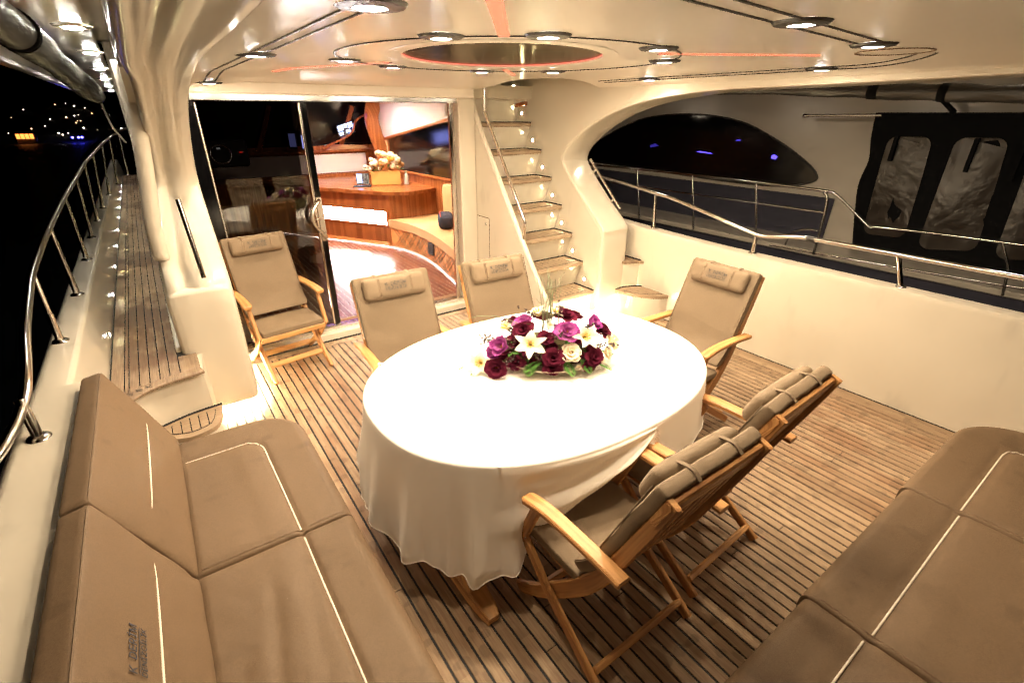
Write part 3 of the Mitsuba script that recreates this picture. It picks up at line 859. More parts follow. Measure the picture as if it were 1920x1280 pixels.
# ------------------------------------------------------------------ stairs
st = thing('staircase', 'steep moulded cream staircase with teak treads rising to the upper deck', 'staircase')
XL, XR = 2.855, 3.606
ky = lambda k: 3.53 + 0.192 * (k - 1)
for k in range(1, 9):
    y0, z = ky(k), 0.27 * k
    y1 = y0 + (0.31 if k > 1 else 0.325)
    # riser below this tread, leaning forward
    zb, yb = 0.27 * (k - 1), y0 + 0.115 if k > 1 else y0 + 0.05
    obj('riser', hull(np.array([(x, y, z_) for x in (XL, XR) for y, z_ in ((yb, zb + 0.001), (yb + 0.25, zb + 0.001), (y0 + 0.035, z - 0.040), (y0 + 0.30, z - 0.040))])), 'gelcoat', st, False)
    t = obj('tread', box(XL + 0.001, XR - 0.003, y0, y1, z - 0.038, z - 0.004, 0.006), 'tread_teak', st, False)
    obj('recess', box(XL + 0.055, XR - 0.062, y0 + 0.05, y1 - 0.05, z - 0.0042, z - 0.0032), 'caulk', t, False)
    nsl = 11
    w = (XR - XL - 0.125) / nsl
    for i in range(nsl):
        xa = XL + 0.059 + i * w
        obj('slat', box(xa + 0.005, xa + w - 0.009, y0 + 0.054, y1 - 0.054, z - 0.0032, z + 0.001, 0.001), 'tread_teak', t, False)
    obj('rubber_edge', join(box(XL + 0.002, XR - 0.004, y1 - 0.014, y1 - 0.002, z - 0.0035, z + 0.006), box(XR - 0.017, XR - 0.0045, y0 + 0.004, y1 - 0.0145, z - 0.0035, z + 0.006)), 'caulk', t, False)
    ly, lz = [(3.69, .33), (3.9, .60), (4.1, .87), (4.28, 1.14), (4.47, 1.42), (4.65, 1.69), (4.86, 1.96), (5.02, 2.23)][k - 1]
    lp = obj('step_light', turned(lathe([(0.0, 0.005), (0.012, 0.005), (0.017, 0.001)], 14, up=True), frame((-1, 0, 0), (0, 1, 0)), (3.605, ly, lz + 0.02)), 'lamp_black', st, True, light=emit(np.array([1, .86, .48]) * L_STEP, 0.12))
    obj('bezel', turned(lathe([(0.0175, 0.0), (0.018, 0.006), (0.0245, 0.004), (0.026, -0.002)], 18), frame((-1, 0, 0), (0, 1, 0)), (3.606, ly, lz + 0.02)), 'chrome', lp, 40)
obj('back_wall', box(XL, XR, 5.25, 5.32, 1.95, 3.2), 'gelcoat', st, False)
side = [(3.05, 0.0), (3.08, 0.045), (3.42, 0.40), (3.74, 0.80), (4.30, 1.555), (4.52, 1.86), (4.66, 2.12), (4.685, 2.44), (4.70, 2.44), (4.70, 0.0)]
m = prism(side, 0, 0.052)
v = m.vertices.copy()
m.vertices = np.c_[2.80 + v[:, 2], v[:, 0], v[:, 1]]
obj('side_panel', m, 'gelcoat', st, False)
edge = smoothpath([(2.826, 3.06, 0.02), (2.826, 3.42, 0.40), (2.826, 3.74, 0.80), (2.826, 4.30, 1.555), (2.826, 4.52, 1.86), (2.826, 4.655, 2.12), (2.826, 4.71, 2.42)], 6)
obj('coaming', tube(edge, 0.0265, 12), 'gelcoat', st, True)
dr_ = obj('locker_door', box(2.7955, 2.7995, 4.335, 4.60, 0.22, 0.985, 0.0015), 'gelcoat', st, False, label='flush locker door in the side of the staircase')
obj('locker_gap', box(2.7985, 2.7998, 4.327, 4.60, 0.212, 0.993), 'seam', dr_, False)
obj('knob', turned(lathe([(0.0, 0.012), (0.009, 0.012), (0.011, 0.004), (0.014, 0.0)], 14), frame((-1, 0, 0), (0, 1, 0)), (2.7955, 4.385, 0.925)), 'chrome', dr_, True)
hr = thing('stair_handrail', 'bent polished steel handrail climbing the left side of the stairs', 'handrail')
obj('rail', tube(smoothpath([(2.835, 3.795, 0.735), (2.835, 3.775, 0.90), (2.835, 3.757, 1.005), (2.835, 3.765, 1.055), (2.835, 3.80, 1.10), (2.835, 4.10, 1.525), (2.835, 4.40, 1.945), (2.835, 4.432, 2.01), (2.835, 4.435, 2.10), (2.835, 4.43, 2.40)], 6), 0.0155, 14), 'chrome', hr, True)
obj('foot', tube([(2.835, 3.80, 0.715), (2.835, 3.797, 0.745)], 0.022, 16), 'chrome', hr, 50)

# ------------------------------------------------------------------ salon doorway and sliding glass door
df = thing('door_frame', 'wide chrome doorway between the cockpit and the salon', 'door frame')
obj('header', box(0.285, 2.80, 4.56, 4.70, 2.115, 2.42, 0.012), 'overhead', df, False)
obj('head_track', join(box(0.295, 2.625, 4.585, 4.605, 2.075, 2.1145), box(0.295, 2.625, 4.625, 4.645, 2.070, 2.1145), box(0.295, 2.625, 4.665, 4.695, 2.080, 2.1145)), 'chrome', df, False)
for k, (xa, ya) in enumerate([(2.515, 4.585), (2.548, 4.625), (2.583, 4.665)]):
    obj('jamb', box(xa, xa + 0.026, ya - 0.012, ya + 0.018, 0.09, 2.0745, 0.004), 'chrome', df, False)
obj('jamb_cover', box(2.6135, 2.7995, 4.56, 4.70, 0.0, 2.1145, 0.012), 'gelcoat', df, False)
obj('sill', box(0.285, 2.6125, 4.502, 4.72, -0.02, 0.062, 0.010), 'gelcoat', df, False)
for k, ya in enumerate((4.585, 4.625, 4.665)):
    obj('sill_track', box(0.292, 2.608, ya - 0.006, ya + 0.006, 0.0622, 0.088), 'chrome', df, False)

dg = thing('glass_door', 'black tinted sliding glass door panel slid open to the left', 'sliding door')
obj('pane', grid(*[np.array(q, float) for q in ([[0.425, 1.145], [0.425, 1.145]], [[4.640, 4.640], [4.640, 4.640]], [[0.10, 0.10], [2.06, 2.06]])]), 'tint_glass', dg, False)
obj('dark_edge', box(1.168, 1.215, 4.630, 4.650, 0.092, 2.068, 0.004), 'black_glass', dg, False)
obj('dark_edge', box(0.292, 0.41, 4.630, 4.650, 0.092, 2.068, 0.004), 'black_glass', dg, False)
obj('trim', box(1.1455, 1.1675, 4.626, 4.652, 0.10, 2.06, 0.004), 'chrome', dg, False)
obj('trim', box(0.4105, 0.4245, 4.626, 4.652, 0.10, 2.06, 0.004), 'brushed', dg, False)
hd = obj('handle', tube(smoothpath([(1.185, 4.60, 1.285), (1.165, 4.57, 1.27), (1.115, 4.545, 1.215), (1.095, 4.54, 1.15), (1.11, 4.545, 1.075), (1.165, 4.57, 1.005), (1.20, 4.60, 0.96), (1.20, 4.615, 0.94)], 6), 0.0155, 12), 'brushed', dg, True)
obj('back_plate', box(1.165, 1.215, 4.612, 4.6295, 0.92, 1.31, 0.005), 'brushed', hd, False)
obj('latch', tube([(1.11, 4.55, 1.13), (1.19, 4.60, 1.13)], 0.006, 10), 'chrome', hd, True)
fp = thing('glass_panel', 'fixed dark glass panel behind the sliding door', 'glass panel')
obj('pane', grid(*[np.array(q, float) for q in ([[0.30, 1.10], [0.30, 1.10]], [[4.675, 4.675], [4.675, 4.675]], [[0.10, 0.10], [2.07, 2.07]])]), 'tint_glass', fp, False)
# ------------------------------------------------------------------ the salon seen through the doorway
struct('salon_floor', box(0.25, 3.62, 4.72, 9.7, 0.02, 0.094), 'holly', False)
for i in range(5, 54):
    xa = i * 0.066
    ys = [4.735, 4.735 + float(rng.uniform(1.0, 2.2)), 4.735 + float(rng.uniform(2.6, 4.2)), 9.6]
    for a, b_ in zip(ys[:-1], ys[1:]):
        obj('plank', box(xa + 0.0055, xa + 0.0605, a + 0.001, b_ - 0.001, 0.09, 0.0965), 'sole', 'salon_floor', False)
obj('inlay', prism([(1.55, 7.0), (1.75, 6.75), (2.1, 6.72), (2.42, 6.92), (2.45, 7.15), (2.2, 7.45), (1.9, 7.5), (1.62, 7.3)], 0.0966, 0.0985), 'holly', 'salon_floor', False)
struct('salon_ceiling', join(box(0.25, 3.7, 4.70, 9.7, 2.20, 2.24), box(0.25, 3.7, 4.70, 5.0, 2.12, 2.20)), 'salon_white', False)
w = thing('salon_wall', 'mahogany salon side wall with a long dark window under a cream pelmet', 'wall')
obj('panel', box(3.62, 3.68, 4.72, 9.7, 0.09, 2.21), 'mahogany', w, False)
wd = obj('window', hull(np.array([(x, y, z) for x in (3.604, 3.621) for y, z in ((5.0, 1.13), (8.75, 1.08), (8.75, 1.56), (6.4, 1.90), (5.0, 2.05))])), 'black_glass', w, False)
obj('frame', join(tube([(3.60, 4.9, 1.11), (3.60, 8.8, 1.06)], 0.020, 8), tube([(3.60, 8.8, 1.06), (3.60, 8.8, 1.56)], 0.014, 8)), 'mahogany', wd, 40)
obj('pelmet', hull(np.array([(x, y, z) for x in (3.56, 3.60) for y, z in ((4.75, 2.19), (9.05, 2.19), (9.05, 1.56), (6.5, 1.93), (4.75, 2.10))])), 'cream_panel', w, False)
obj('pelmet_rail', tube([(3.575, 9.07, 1.53), (3.575, 6.5, 1.905), (3.575, 4.75, 2.08)], 0.022, 8), 'mahogany', w, 40)
cu = thing('salon_curtain', 'small gold curtain gathered beside the salon window', 'curtain')
yy = np.linspace(8.78, 9.0, 23)
zz = np.linspace(1.08, 1.56, 7)
obj('cloth', grid(3.585 - 0.02 * np.sin(np.broadcast_to((yy - 8.7) * 120, (7, 23))) * (0.6 + 0.4 * (zz[:, None] - 1.08) / 0.48), np.broadcast_to(yy, (7, 23)) + 0 * zz[:, None], np.broadcast_to(zz[:, None], (7, 23)) + 0.0), 'suede', cu, True)
w = thing('salon_wall', 'mahogany bulkhead under the dark windscreen at the far end of the salon', 'wall')
obj('panel', box(0.3, 3.62, 9.52, 9.6, 0.09, 1.44), 'mahogany', w, False)
obj('cream_panel', box(0.9, 3.42, 9.49, 9.519, 0.98, 1.30, 0.006), 'cream_panel', w, False)
obj('ledge', box(0.5, 3.5, 9.40, 9.52, 0.86, 0.975, 0.01), 'mahogany', w, False)
obj('shelf', box(0.4, 3.6, 9.44, 9.60, 1.33, 1.37, 0.008), 'mahogany', w, False)
obj('cushion_strip', hull(np.array([(x, y, z) for y in (9.46, 9.7) for x, z in ((2.72, 1.371), (3.5, 1.371), (3.4, 1.43), (2.85, 1.46))])), 'suede', w, False)
obj('windscreen', hull(np.array([(x, y, z) for x in (0.3, 3.62) for y, z in ((9.60, 1.37), (9.64, 1.37), (9.52, 2.2), (9.56, 2.2))])), 'black_glass', w, False)
for x0, x1 in ((3.28, 2.96), (1.9, 1.6)):
    obj('mullion', tm(board([(x0, 9.50, 2.08), ((x0 + x1) / 2 + 0.01, 9.52, 1.72), (x1, 9.54, 1.36)], 0.075, 0.05, (1, 0, 0), 0.012)[:2]), 'mahogany', w, 30)
obj('side_post', tm(board(smoothpath([(3.50, 9.0, 2.20), (3.44, 8.95, 2.05), (3.38, 8.9, 1.88), (3.43, 8.9, 1.62), (3.54, 8.9, 1.25), (3.60, 8.9, 0.9)], 5), 0.24, 0.10, (1, 0, 0), 0.03)[:2]), 'mahogany', w, 30)
obj('visor', tm(board(smoothpath([(3.5, 9.3, 1.97), (3.25, 9.3, 1.85), (3.1, 9.3, 1.62), (2.6, 9.3, 1.42)], 5), 0.03, 0.06, (0, 0, 1), 0.008)[:2]), 'mahogany', w, 30)
sc = thing('screen_reflection', 'tilted blue white screen reflection built as glowing panels by the salon windscreen', 'screen')  # reflection of a screen, added as glowing panels with a housing
R = np.array([(2.93, 9.40, 1.76), (3.21, 9.40, 1.84), (3.23, 9.38, 1.66), (2.95, 9.38, 1.59)])
obj('housing', hull(np.vstack([R + [0, 0.012, 0] + 0.08 * (R - R.mean(0)), R + [0, 0.05, 0]])), 'dark_plastic', sc, False)
ct, eu, ev = R.mean(0), (R[1] - R[0]) / 2, (R[0] - R[3]) / 2
quad = lambda a0, a1, b0, b1: [ct + eu * s + ev * t + [0, -0.002, 0] for s, t in ((a0, b0), (a1, b0), (a1, b1), (a0, b1))]
for a0, a1, b0, b1 in ((-0.98, -0.28, -0.05, 0.95), (-0.16, 0.22, 0.2, 0.95), (0.34, 0.92, 0.0, 0.95), (-0.9, -0.45, -0.9, -0.3), (-0.05, 0.5, -0.75, -0.25)):
    q = np.array(quad(a0, a1, b0, b1))
    obj('display', hull(np.vstack([q, q + [0, 0.008, 0]])), 'lamp_black', sc, False, light=emit((0.45, 0.62, 1.3), 0.05))
ob = thing('salon_wall', 'dark side of the salon behind the tinted glass door', 'wall')
obj('panel', box(0.22, 0.29, 4.72, 9.7, 0.09, 2.2), 'mahogany', ob, False)
obj('console', box(0.30, 1.25, 8.6, 9.45, 0.1, 1.0, 0.04), 'mahogany', ob, False)
# gauges that glow faintly behind the dark glass
gg = thing('helm_gauges', 'cluster of faint helm instruments glowing behind the dark glass', 'instruments')
obj('dash', box(0.55, 1.30, 8.5, 8.62, 1.25, 1.62, 0.03), 'dark_plastic', gg, False)
for x, z, c in ((0.70, 1.42, (0.3, 0.4, 3.0)), (1.18, 1.44, (4.5, 0.15, 0.1)), (0.90, 1.50, (2.0, 2.1, 2.2))):
    obj('gauge_light', box(x, x + 0.045, 8.49, 8.498, z, z + 0.025), 'lamp_black', gg, False, light=emit(c, 0.03))
obj('wheel', turned(trimesh.creation.torus(0.13, 0.012, 32, 8), frame((0, -1, 0.4)), (0.93, 8.42, 1.44)), 'chrome', gg, True)

for i, (x, z_, where) in enumerate(((2.13, 1.55, 'left'), (2.33, 1.52, 'right'))):
    hs = thing('helm_screen', f'small blue lit helm screen behind the dark glass door, {where} of two', 'screen')
    obj('housing', box(x - 0.07, x + 0.07, 9.33, 9.36, z_ - 0.13, z_ + 0.13, 0.006), 'dark_plastic', hs, False)
    obj('display', box(x - 0.052, x + 0.052, 9.3255, 9.3297, z_ - 0.10, z_ + 0.105), 'lamp_black', hs, False, light=emit((0.7, 0.8, 2.4), 0.03))
# cabinet with the light panel
cb = thing('cabinet', 'polished mahogany cabinet with curved top and a bright white front panel', 'cabinet')
obj('body', prism([(1.5, 9.5), (2.02, 8.56), (2.85, 7.15), (3.62, 7.15), (3.62, 9.5)], 0.095, 0.875), 'mahogany', cb, False)
front = smoothpath([(1.35, 9.5), (1.75, 8.85), (2.24, 8.0), (2.62, 7.38), (2.86, 7.06), (3.10, 6.96), (3.40, 7.02), (3.618, 7.12)], 6)
obj('top', prism(np.vstack([front, [(3.618, 9.5)]]), 0.8755, 0.925), 'mahogany', cb, 30)
n = np.array([-(8.56 - 7.15), -(2.85 - 2.02), 0.0])
n = np.array([n[0], n[1], 0]) / np.linalg.norm(n)
f0, f1 = np.array([2.20, 8.254, 0]), np.array([2.825, 7.192, 0])


def face_box(a, b_, z0, z1, d0, d1):
    p, q = f0 + a * (f1 - f0), f0 + b_ * (f1 - f0)
    return hull(np.array([r_ + d * n + [0, 0, z] for r_ in (p, q) for d in (d0, d1) for z in (z0, z1)]))


obj('panel_frame', join(face_box(-0.03, 1.0, 0.632, 0.652, 0.001, 0.014), face_box(-0.03, 1.0, 0.402, 0.422, 0.001, 0.014), face_box(0.985, 1.01, 0.4225, 0.6315, 0.001, 0.014)), 'mahogany', cb, False)
obj('light_panel', face_box(-0.03, 0.984, 0.4225, 0.6315, 0.001, 0.008), 'lamp_black', cb, False, light=emit(np.array([1.0, .97, .93]) * L_PANEL, 1.0), label='bright white backlit panel')
obj('plinth', face_box(-0.5, 0.985, 0.096, 0.16, 0.001, 0.03), 'quilt', cb, False)
# bench
sb = thing('salon_sofa', 'curved tan suede bench with quilted orange base in the salon', 'sofa')
fx = smoothpath([(2.83, 7.14), (2.93, 6.75), (2.955, 6.35), (2.91, 5.8), (2.80, 5.2), (2.70, 4.78)], 6)
obj('base', prism(np.vstack([fx, [(3.615, 4.78), (3.615, 7.14)]]), 0.095, 0.40), 'quilt', sb, 30)
fs = fx + [0.035 - 0.06, 0]
obj('seat', prism(np.vstack([fs, [(3.612, 4.78), (3.612, 7.135)]]), 0.4005, 0.52), 'suede', sb, 30)
q = rbox(0.16, 1.75, 0.52, 0.06, 4, 14, 8)
q.apply_translation((3.50, 6.0 - 0.30, 0.80))
obj('backrest', q, 'suede', sb, True)
for k in range(1, 24):
    for s in (-1, 1):
        i0 = len(fx) - 1 - int(k * 1.35)
        i1 = i0 + s * 4
        if 0 <= i0 < len(fx) and 0 <= i1 < len(fx):
            obj('quilt_seam', tube([np.r_[fx[i0] + [-0.002, 0], 0.13], np.r_[fx[i1] + [-0.002, 0], 0.39]], 0.004, 5), 'seam', sb, True)
obj('kick_trim', tube(np.c_[fx + [-0.012, 0], np.full(len(fx), 0.118)], 0.014, 8), 'holly', sb, True)
vt = obj('vent', box(2.905, 2.935, 5.90, 6.06, 0.22, 0.38, 0.004), 'dark_plastic', sb, False)
obj('louvre', join(*[box(2.902, 2.906, 5.912, 6.048, 0.235 + 0.022 * j, 0.243 + 0.022 * j) for j in range(6)]), 'black_trim', vt, False)
nb = thing('bolster', 'dark navy bolster with red piping on the tan bench', 'cushion')
q = rbox(0.22, 0.46, 0.18, 0.075, 6, 8, 6)
obj('cover', turned(q, frame((0, 0, 1), (1, -0.5, 0)), (3.28, 6.2, 0.615)), 'navy', nb, True)
obj('red_piping', tube(np.array([(3.28, 6.2, 0.615)]) + (frame((0, 0, 1), (1, -0.5, 0)) @ np.array([(-0.075, -0.20, 0.085), (-0.078, 0, 0.089), (-0.075, 0.2, 0.085)]).T).T, 0.006, 6), 'red_trim', nb, True)
tp = thing('light_tape', 'bright white light tape along the base of the salon sofa and cabinet', 'light strip')
tl = np.vstack([[(1.62, 9.22), (2.0, 8.53)], fx + [-0.03, 0]])
obj('tape', tube(np.c_[tl, np.full(len(tl), 0.108)], 0.005, 6), 'lamp_black', tp, True, light=emit(np.array([1, .90, .84]) * 300, 1.5))
for x, y, where in ((2.83, 6.92, 'right of the purple glow'), (2.10, 6.06, 'left of the doorway middle'), (1.4, 7.6, 'deep in the salon'), (3.2, 8.0, 'above the cream pelmet')):
    d = thing('salon_lamp', f'small round lamp in the salon ceiling {where}', 'downlight', 'lamps in the salon ceiling')
    obj('lamp', lathe([(0.0, -0.012), (0.03, -0.011), (0.038, -0.002)], 16, (x, y, 2.20)), 'lamp_black', d, True, light=emit(np.array([1, .86, .70]) * L_SALON, 0.6))
    obj('bezel', lathe([(0.038, -0.002), (0.042, -0.010), (0.054, -0.006), (0.056, 0.0)], 18, (x, y, 2.20)), 'chrome', d, 40)
pl_ = thing('purple_light', 'violet cove light glowing in the salon ceiling', 'light strip')
obj('diffuser', hull(np.array([(x, y, z) for z in (2.185, 2.1995) for x, y in ((2.0, 8.6), (2.9, 8.6), (2.75, 8.95), (2.1, 8.95))])), 'lamp_black', pl_, False, light=emit((1.3, 0.20, 2.1), 0.2))
# things on the cabinet
fb = thing('flower_box', 'ochre box of white and yellow flowers on the mahogany cabinet', 'flower box')
q = box(-0.23, 0.23, -0.075, 0.075, 0, 0.21, 0.008)
Rb = frame((0, 0, 1), (0.85, -0.35, 0))
obj('box', turned(q, Rb, (3.13, 7.88, 0.926)), 'ochre_box', fb, False)
for i in range(40):
    u = rng.uniform(-1, 1, 2)
    p = np.array([0.31 * u[0], 0.11 * u[1], 0.235 + 0.27 * (1 - u[0] ** 2) * rng.uniform(0.1, 1.0)])
    c = 'ivory' if i % 3 else ('stamen' if i % 2 else 'tan_petal')
    q = trimesh.creation.icosphere(2, 0.042 + 0.016 * rng.random())
    d = meshkit.noise(q.vertices * 55 + 7 * i, i)
    q.vertices *= (0.72 + 0.55 * d)[:, None] * [1, 1, 0.8]
    obj('bloom', turned(q, np.eye(3), Rb @ p + (3.13, 7.88, 0.926)), c if c != 'tan_petal' else 'suede', fb, True, uv=np.c_[d, d])
for i in range(18):
    p = np.array([rng.uniform(-0.27, 0.27), rng.uniform(-0.1, 0.1), 0.20 + 0.06 * rng.random()])
    L = 0.10 + 0.06 * rng.random()
    d = np.array([p[0] * 2.2 + rng.uniform(-.3, .3), rng.uniform(-.5, .5), 0.5 * rng.random()])
    d = d / np.linalg.norm(d) * L
    s = np.cross(d, [0, 0, 1.0])
    s = s / np.linalg.norm(s) * 0.018
    q = (Rb @ np.array([p, p + d * .5 + s + [0, 0, .01], p + d, p + d * .5 - s + [0, 0, .01]]).T).T + (3.13, 7.88, 0.926)
    obj('leaf', tm((q, np.array([[0, 1, 2], [0, 2, 3]]))), 'leaf', fb, False, uv=np.array([(0.2, 0), (0.5, 0), (0.9, 0), (0.5, 0)]))
lp = thing('laptop', 'small black laptop with lit screen beside the ochre flower box', 'laptop')
obj('keyboard', turned(box(-0.13, 0.13, -0.08, 0.08, 0, 0.014, 0.003), frame((0, 0, 1), (0.9, -0.45, 0)), (2.72, 7.86, 0.9262)), 'dark_plastic', lp, False)
Rl = frame((-0.35, -0.90, 0.25), (0.9, -0.35, 0))
obj('lid', turned(box(-0.10, 0.10, -0.085, 0.085, -0.008, 0, 0.003), Rl, (2.78, 7.98, 1.03)), 'dark_plastic', lp, False)
obj('screen', turned(box(-0.09, -0.01, -0.07, 0.07, 0.0005, 0.002), Rl, (2.78, 7.98, 1.03)), 'lamp_black', lp, False, light=emit((0.30, 0.36, 0.75), 0.05))
bt = thing('bottle', 'small white bottle with green cap right of the ochre box', 'bottle')
obj('body', lathe([(0, 0.0), (0.036, 0.0), (0.04, 0.02), (0.04, 0.12), (0.03, 0.15), (0.018, 0.16), (0.018, 0.17), (0, 0.17)], 18, (3.42, 7.75, 0.926)), 'salon_white', bt, 40)
obj('cap', lathe([(0, 0.20), (0.02, 0.20), (0.021, 0.172), (0, 0.1705)], 14, (3.42, 7.75, 0.926)), 'leaf_cap', bt, 40) if 'm_leaf_cap' in scene else obj('cap', lathe([(0, 0.20), (0.02, 0.20), (0.021, 0.172), (0, 0.1705)], 14, (3.42, 7.75, 0.926)), 'grass_blade', bt, 40)

# ------------------------------------------------------------------ the neighbouring yacht
ny = thing('neighbouring_yacht', 'pale neighbouring motor yacht moored close alongside with a big black window', 'yacht')
Yg, Zg = np.meshgrid(np.linspace(-9, 16, 60), np.linspace(0.625, 4.2, 26), indexing='ij')
xw = lambda y, z: 6.45 + 0.10 * (z - 1.5) + 0.05 * np.clip(z - 1.9, 0, 9) ** 2 + 0.004 * (y - 3) ** 2 * (y > 3)
obj('superstructure', grid(xw(Yg, Zg), Yg, Zg, True), 'hull', ny, True)
Yg, Zg = np.meshgrid(np.linspace(-9, 16, 40), np.linspace(-2.1, 0.62, 12), indexing='ij')
obj('hull', grid(5.78 + 0.12 * (0.6 - Zg) + 0.004 * (Yg - 3) ** 2 * (Yg > 3), Yg, Zg, True), 'navy', ny, True)
obj('side_deck', box(5.77, 6.5, -9, 16, 0.56, 0.62, 0.01), 'hull', ny, False)
obj('lower_band', grid(*(lambda Y_, Z_: (xw(Y_, Z_) - 0.012, Y_, Z_))(*np.meshgrid(np.linspace(2.55, 16, 40), np.linspace(0.62, 1.10, 6), indexing='ij')), True), 'navy', ny, True)
wo = smoothpath([(6.95, 1.26), (6.35, 1.63), (5.58, 1.905), (4.72, 1.97), (3.97, 1.89), (3.42, 1.69), (3.05, 1.50), (2.85, 1.36), (2.84, 1.26), (3.16, 1.175), (3.65, 1.15), (4.48, 1.16), (5.7, 1.19), (6.8, 1.21)], 6)


def on_wall(outline, off, zx=xw):
    from shapely.geometry import Polygon
    p = trimesh.creation.triangulate_polygon(Polygon(outline), engine='earcut')
    m = trimesh.Trimesh(np.c_[p[0], np.zeros(len(p[0]))], p[1], process=False).subdivide_to_size(0.35)
    y, z = m.vertices[:, 0], m.vertices[:, 1]
    m.vertices = np.c_[zx(y, z) - off, y, z]
    f = m.faces
    nrm = np.cross(m.vertices[f[0, 1]] - m.vertices[f[0, 0]], m.vertices[f[0, 2]] - m.vertices[f[0, 0]])
    if nrm[0] > 0:
        m.faces = f[:, ::-1]
    return m


win = obj('window', on_wall(wo, 0.012), 'black_glass', ny, False)
wp = np.vstack([wo, wo[:1]])
obj('window_rim', tube(np.c_[xw(wp[:, 0], wp[:, 1]) - 0.008, wp], 0.012, 6), 'black_trim', win, True)
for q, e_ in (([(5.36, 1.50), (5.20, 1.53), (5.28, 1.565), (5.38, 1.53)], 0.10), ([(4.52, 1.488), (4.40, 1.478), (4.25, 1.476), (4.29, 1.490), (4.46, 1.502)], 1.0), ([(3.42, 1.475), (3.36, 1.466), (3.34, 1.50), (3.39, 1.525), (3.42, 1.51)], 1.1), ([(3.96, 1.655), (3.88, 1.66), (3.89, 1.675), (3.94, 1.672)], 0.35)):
    obj('painted_glow', on_wall(q, 0.016), 'lamp_black', win, False, light=emit((0.06 * e_, 0.04 * e_, 0.60 * e_), 0.03))  # blue reflected glow painted on the pane as emissive patches
# its side rail
X = 5.62
obj('rail', tube(smoothpath([(X, 13, 1.28), (X, 8, 1.27), (X, 5.74, 1.265), (X, 4.0, 1.28), (X, 2.46, 1.275), (X, 2.36, 1.255), (X, 2.31, 1.18), (X, 2.30, 0.9), (X, 2.30, 0.62)], 7), 0.015, 10), 'chrome', ny, True)
obj('rail', tube([(X, 13, 1.04), (X, 4.31, 1.05), (X, 2.31, 1.06)], 0.010, 8), 'chrome', ny, True)
obj('rail', tube(smoothpath([(X, 2.36, 1.265), (X, 2.24, 1.25), (X, 1.90, 1.01), (X, 1.84, 0.985), (X, 1.78, 1.0), (X, 0.77, 1.035), (X, -2, 1.05)], 6), 0.012, 10), 'chrome', ny, True)
obj('rail', tube([(X, 2.79, 0.62), (X, 1.46, 0.665), (X, 0.4, 0.71), (X, -2, 0.75)], 0.008, 8), 'chrome', ny, True)
obj('rail', tube(smoothpath([(X, 2.62, 0.66), (X, 2.57, 0.80), (X, 2.45, 0.86), (X, 2.32, 0.87)], 5), 0.009, 8), 'chrome', ny, True)
for y, zt in ((8.5, 1.27), (6.7, 1.27), (5.74, 1.265), (4.86, 1.275), (3.95, 1.28), (3.10, 1.28), (0.9, 1.03)):
    obj('post', tube([(X, y - 0.14, 0.61), (X, y - 0.10, 0.85), (X, y, zt)], 0.011, 8), 'chrome', ny, True)
# the canvas enclosure of its aft deck
ce = thing('canvas_enclosure', 'black canvas enclosure with clear vinyl windows on the neighbouring yacht', 'awning')
cx = lambda y, z: 6.30 + 0.05 * np.sin(3.1 * y) * np.clip(2.0 - z, 0, 1) + 0.02 * np.sin(9 * y + 3 * z)
out = smoothpath([(2.36, 2.00), (2.34, 1.75), (2.30, 1.54), (2.33, 1.29), (2.28, 0.98), (2.22, 0.66)], 5)
obj('curtain', on_wall(np.vstack([[(-6, 2.03)], out, [(2.2, 0.3), (-6, 0.3)]]), 0.0, cx), 'black_canvas', ce, 40)


def rounded(q, r=0.09):
    from shapely.geometry import Polygon
    p = Polygon(q).buffer(-r).buffer(r, 6)
    return np.array(p.exterior.coords)[:-1]


for q in ([(2.17, 1.78), (1.80, 1.79), (1.74, 0.82), (2.15, 0.78)], [(1.62, 1.79), (1.24, 1.80), (1.16, 0.80), (1.60, 0.74)], [(1.07, 1.80), (0.70, 1.82), (0.60, 0.82), (1.02, 0.76)], [(0.5, 1.8), (0.1, 1.8), (-0.1, 0.8), (0.4, 0.8)]):
    obj('vinyl_window', on_wall(rounded(q), 0.008, cx), 'vinyl', ce, True)
for y, z0 in ((2.08, 1.55), (1.45, 1.5), (1.12, 1.45), (0.86, 1.5)):
    obj('strap', box(6.22, 6.285, y - 0.015, y + 0.015, z0, 1.79), 'black_canvas', ce, False)
bo = thing('boom', 'thin brass coloured pole projecting from the black enclosure', 'pole')
obj('tube', tube([(6.32, 3.07, 1.965), (6.32, 2.30, 1.975)], 0.014, 10), 'brushed', bo, True)
obj('sleeve', tube([(6.32, 3.09, 1.965), (6.32, 3.04, 1.9655)], 0.019, 10), 'chrome', bo, True)
bo = thing('awning_strut', 'black slanting strut above the canvas enclosure', 'strut')
obj('bar', tube([(6.2, 1.86, 2.16), (6.3, 1.70, 2.0)], 0.022, 10), 'black_canvas', bo, True)
rc = thing('rolled_curtain', 'black rolled side curtain stowed under the edge of the right arch', 'awning')
cp = smoothpath([(4.40, 3.7, 2.12), (4.42, 3.0, 2.175), (4.42, 2.2, 2.165), (4.42, 1.6, 2.135), (4.42, 1.2, 2.115), (4.42, 0.6, 2.10), (4.42, -1.8, 2.10)], 8)
tt = np.linspace(0, 1, len(cp))
m = tube(cp, 0.052 * (0.35 + 0.65 * np.clip(tt * 2.6, 0, 1)) * (1 + 0.08 * np.sin(40 * tt)), 18)
obj('roll', m, 'grey_canvas', rc, True)
for f_ in (0.45, 0.62, 0.8):
    i = int(f_ * len(cp))
    obj('strap', tube(cp[i:i + 2], 0.056, 16), 'black_canvas', rc, True)
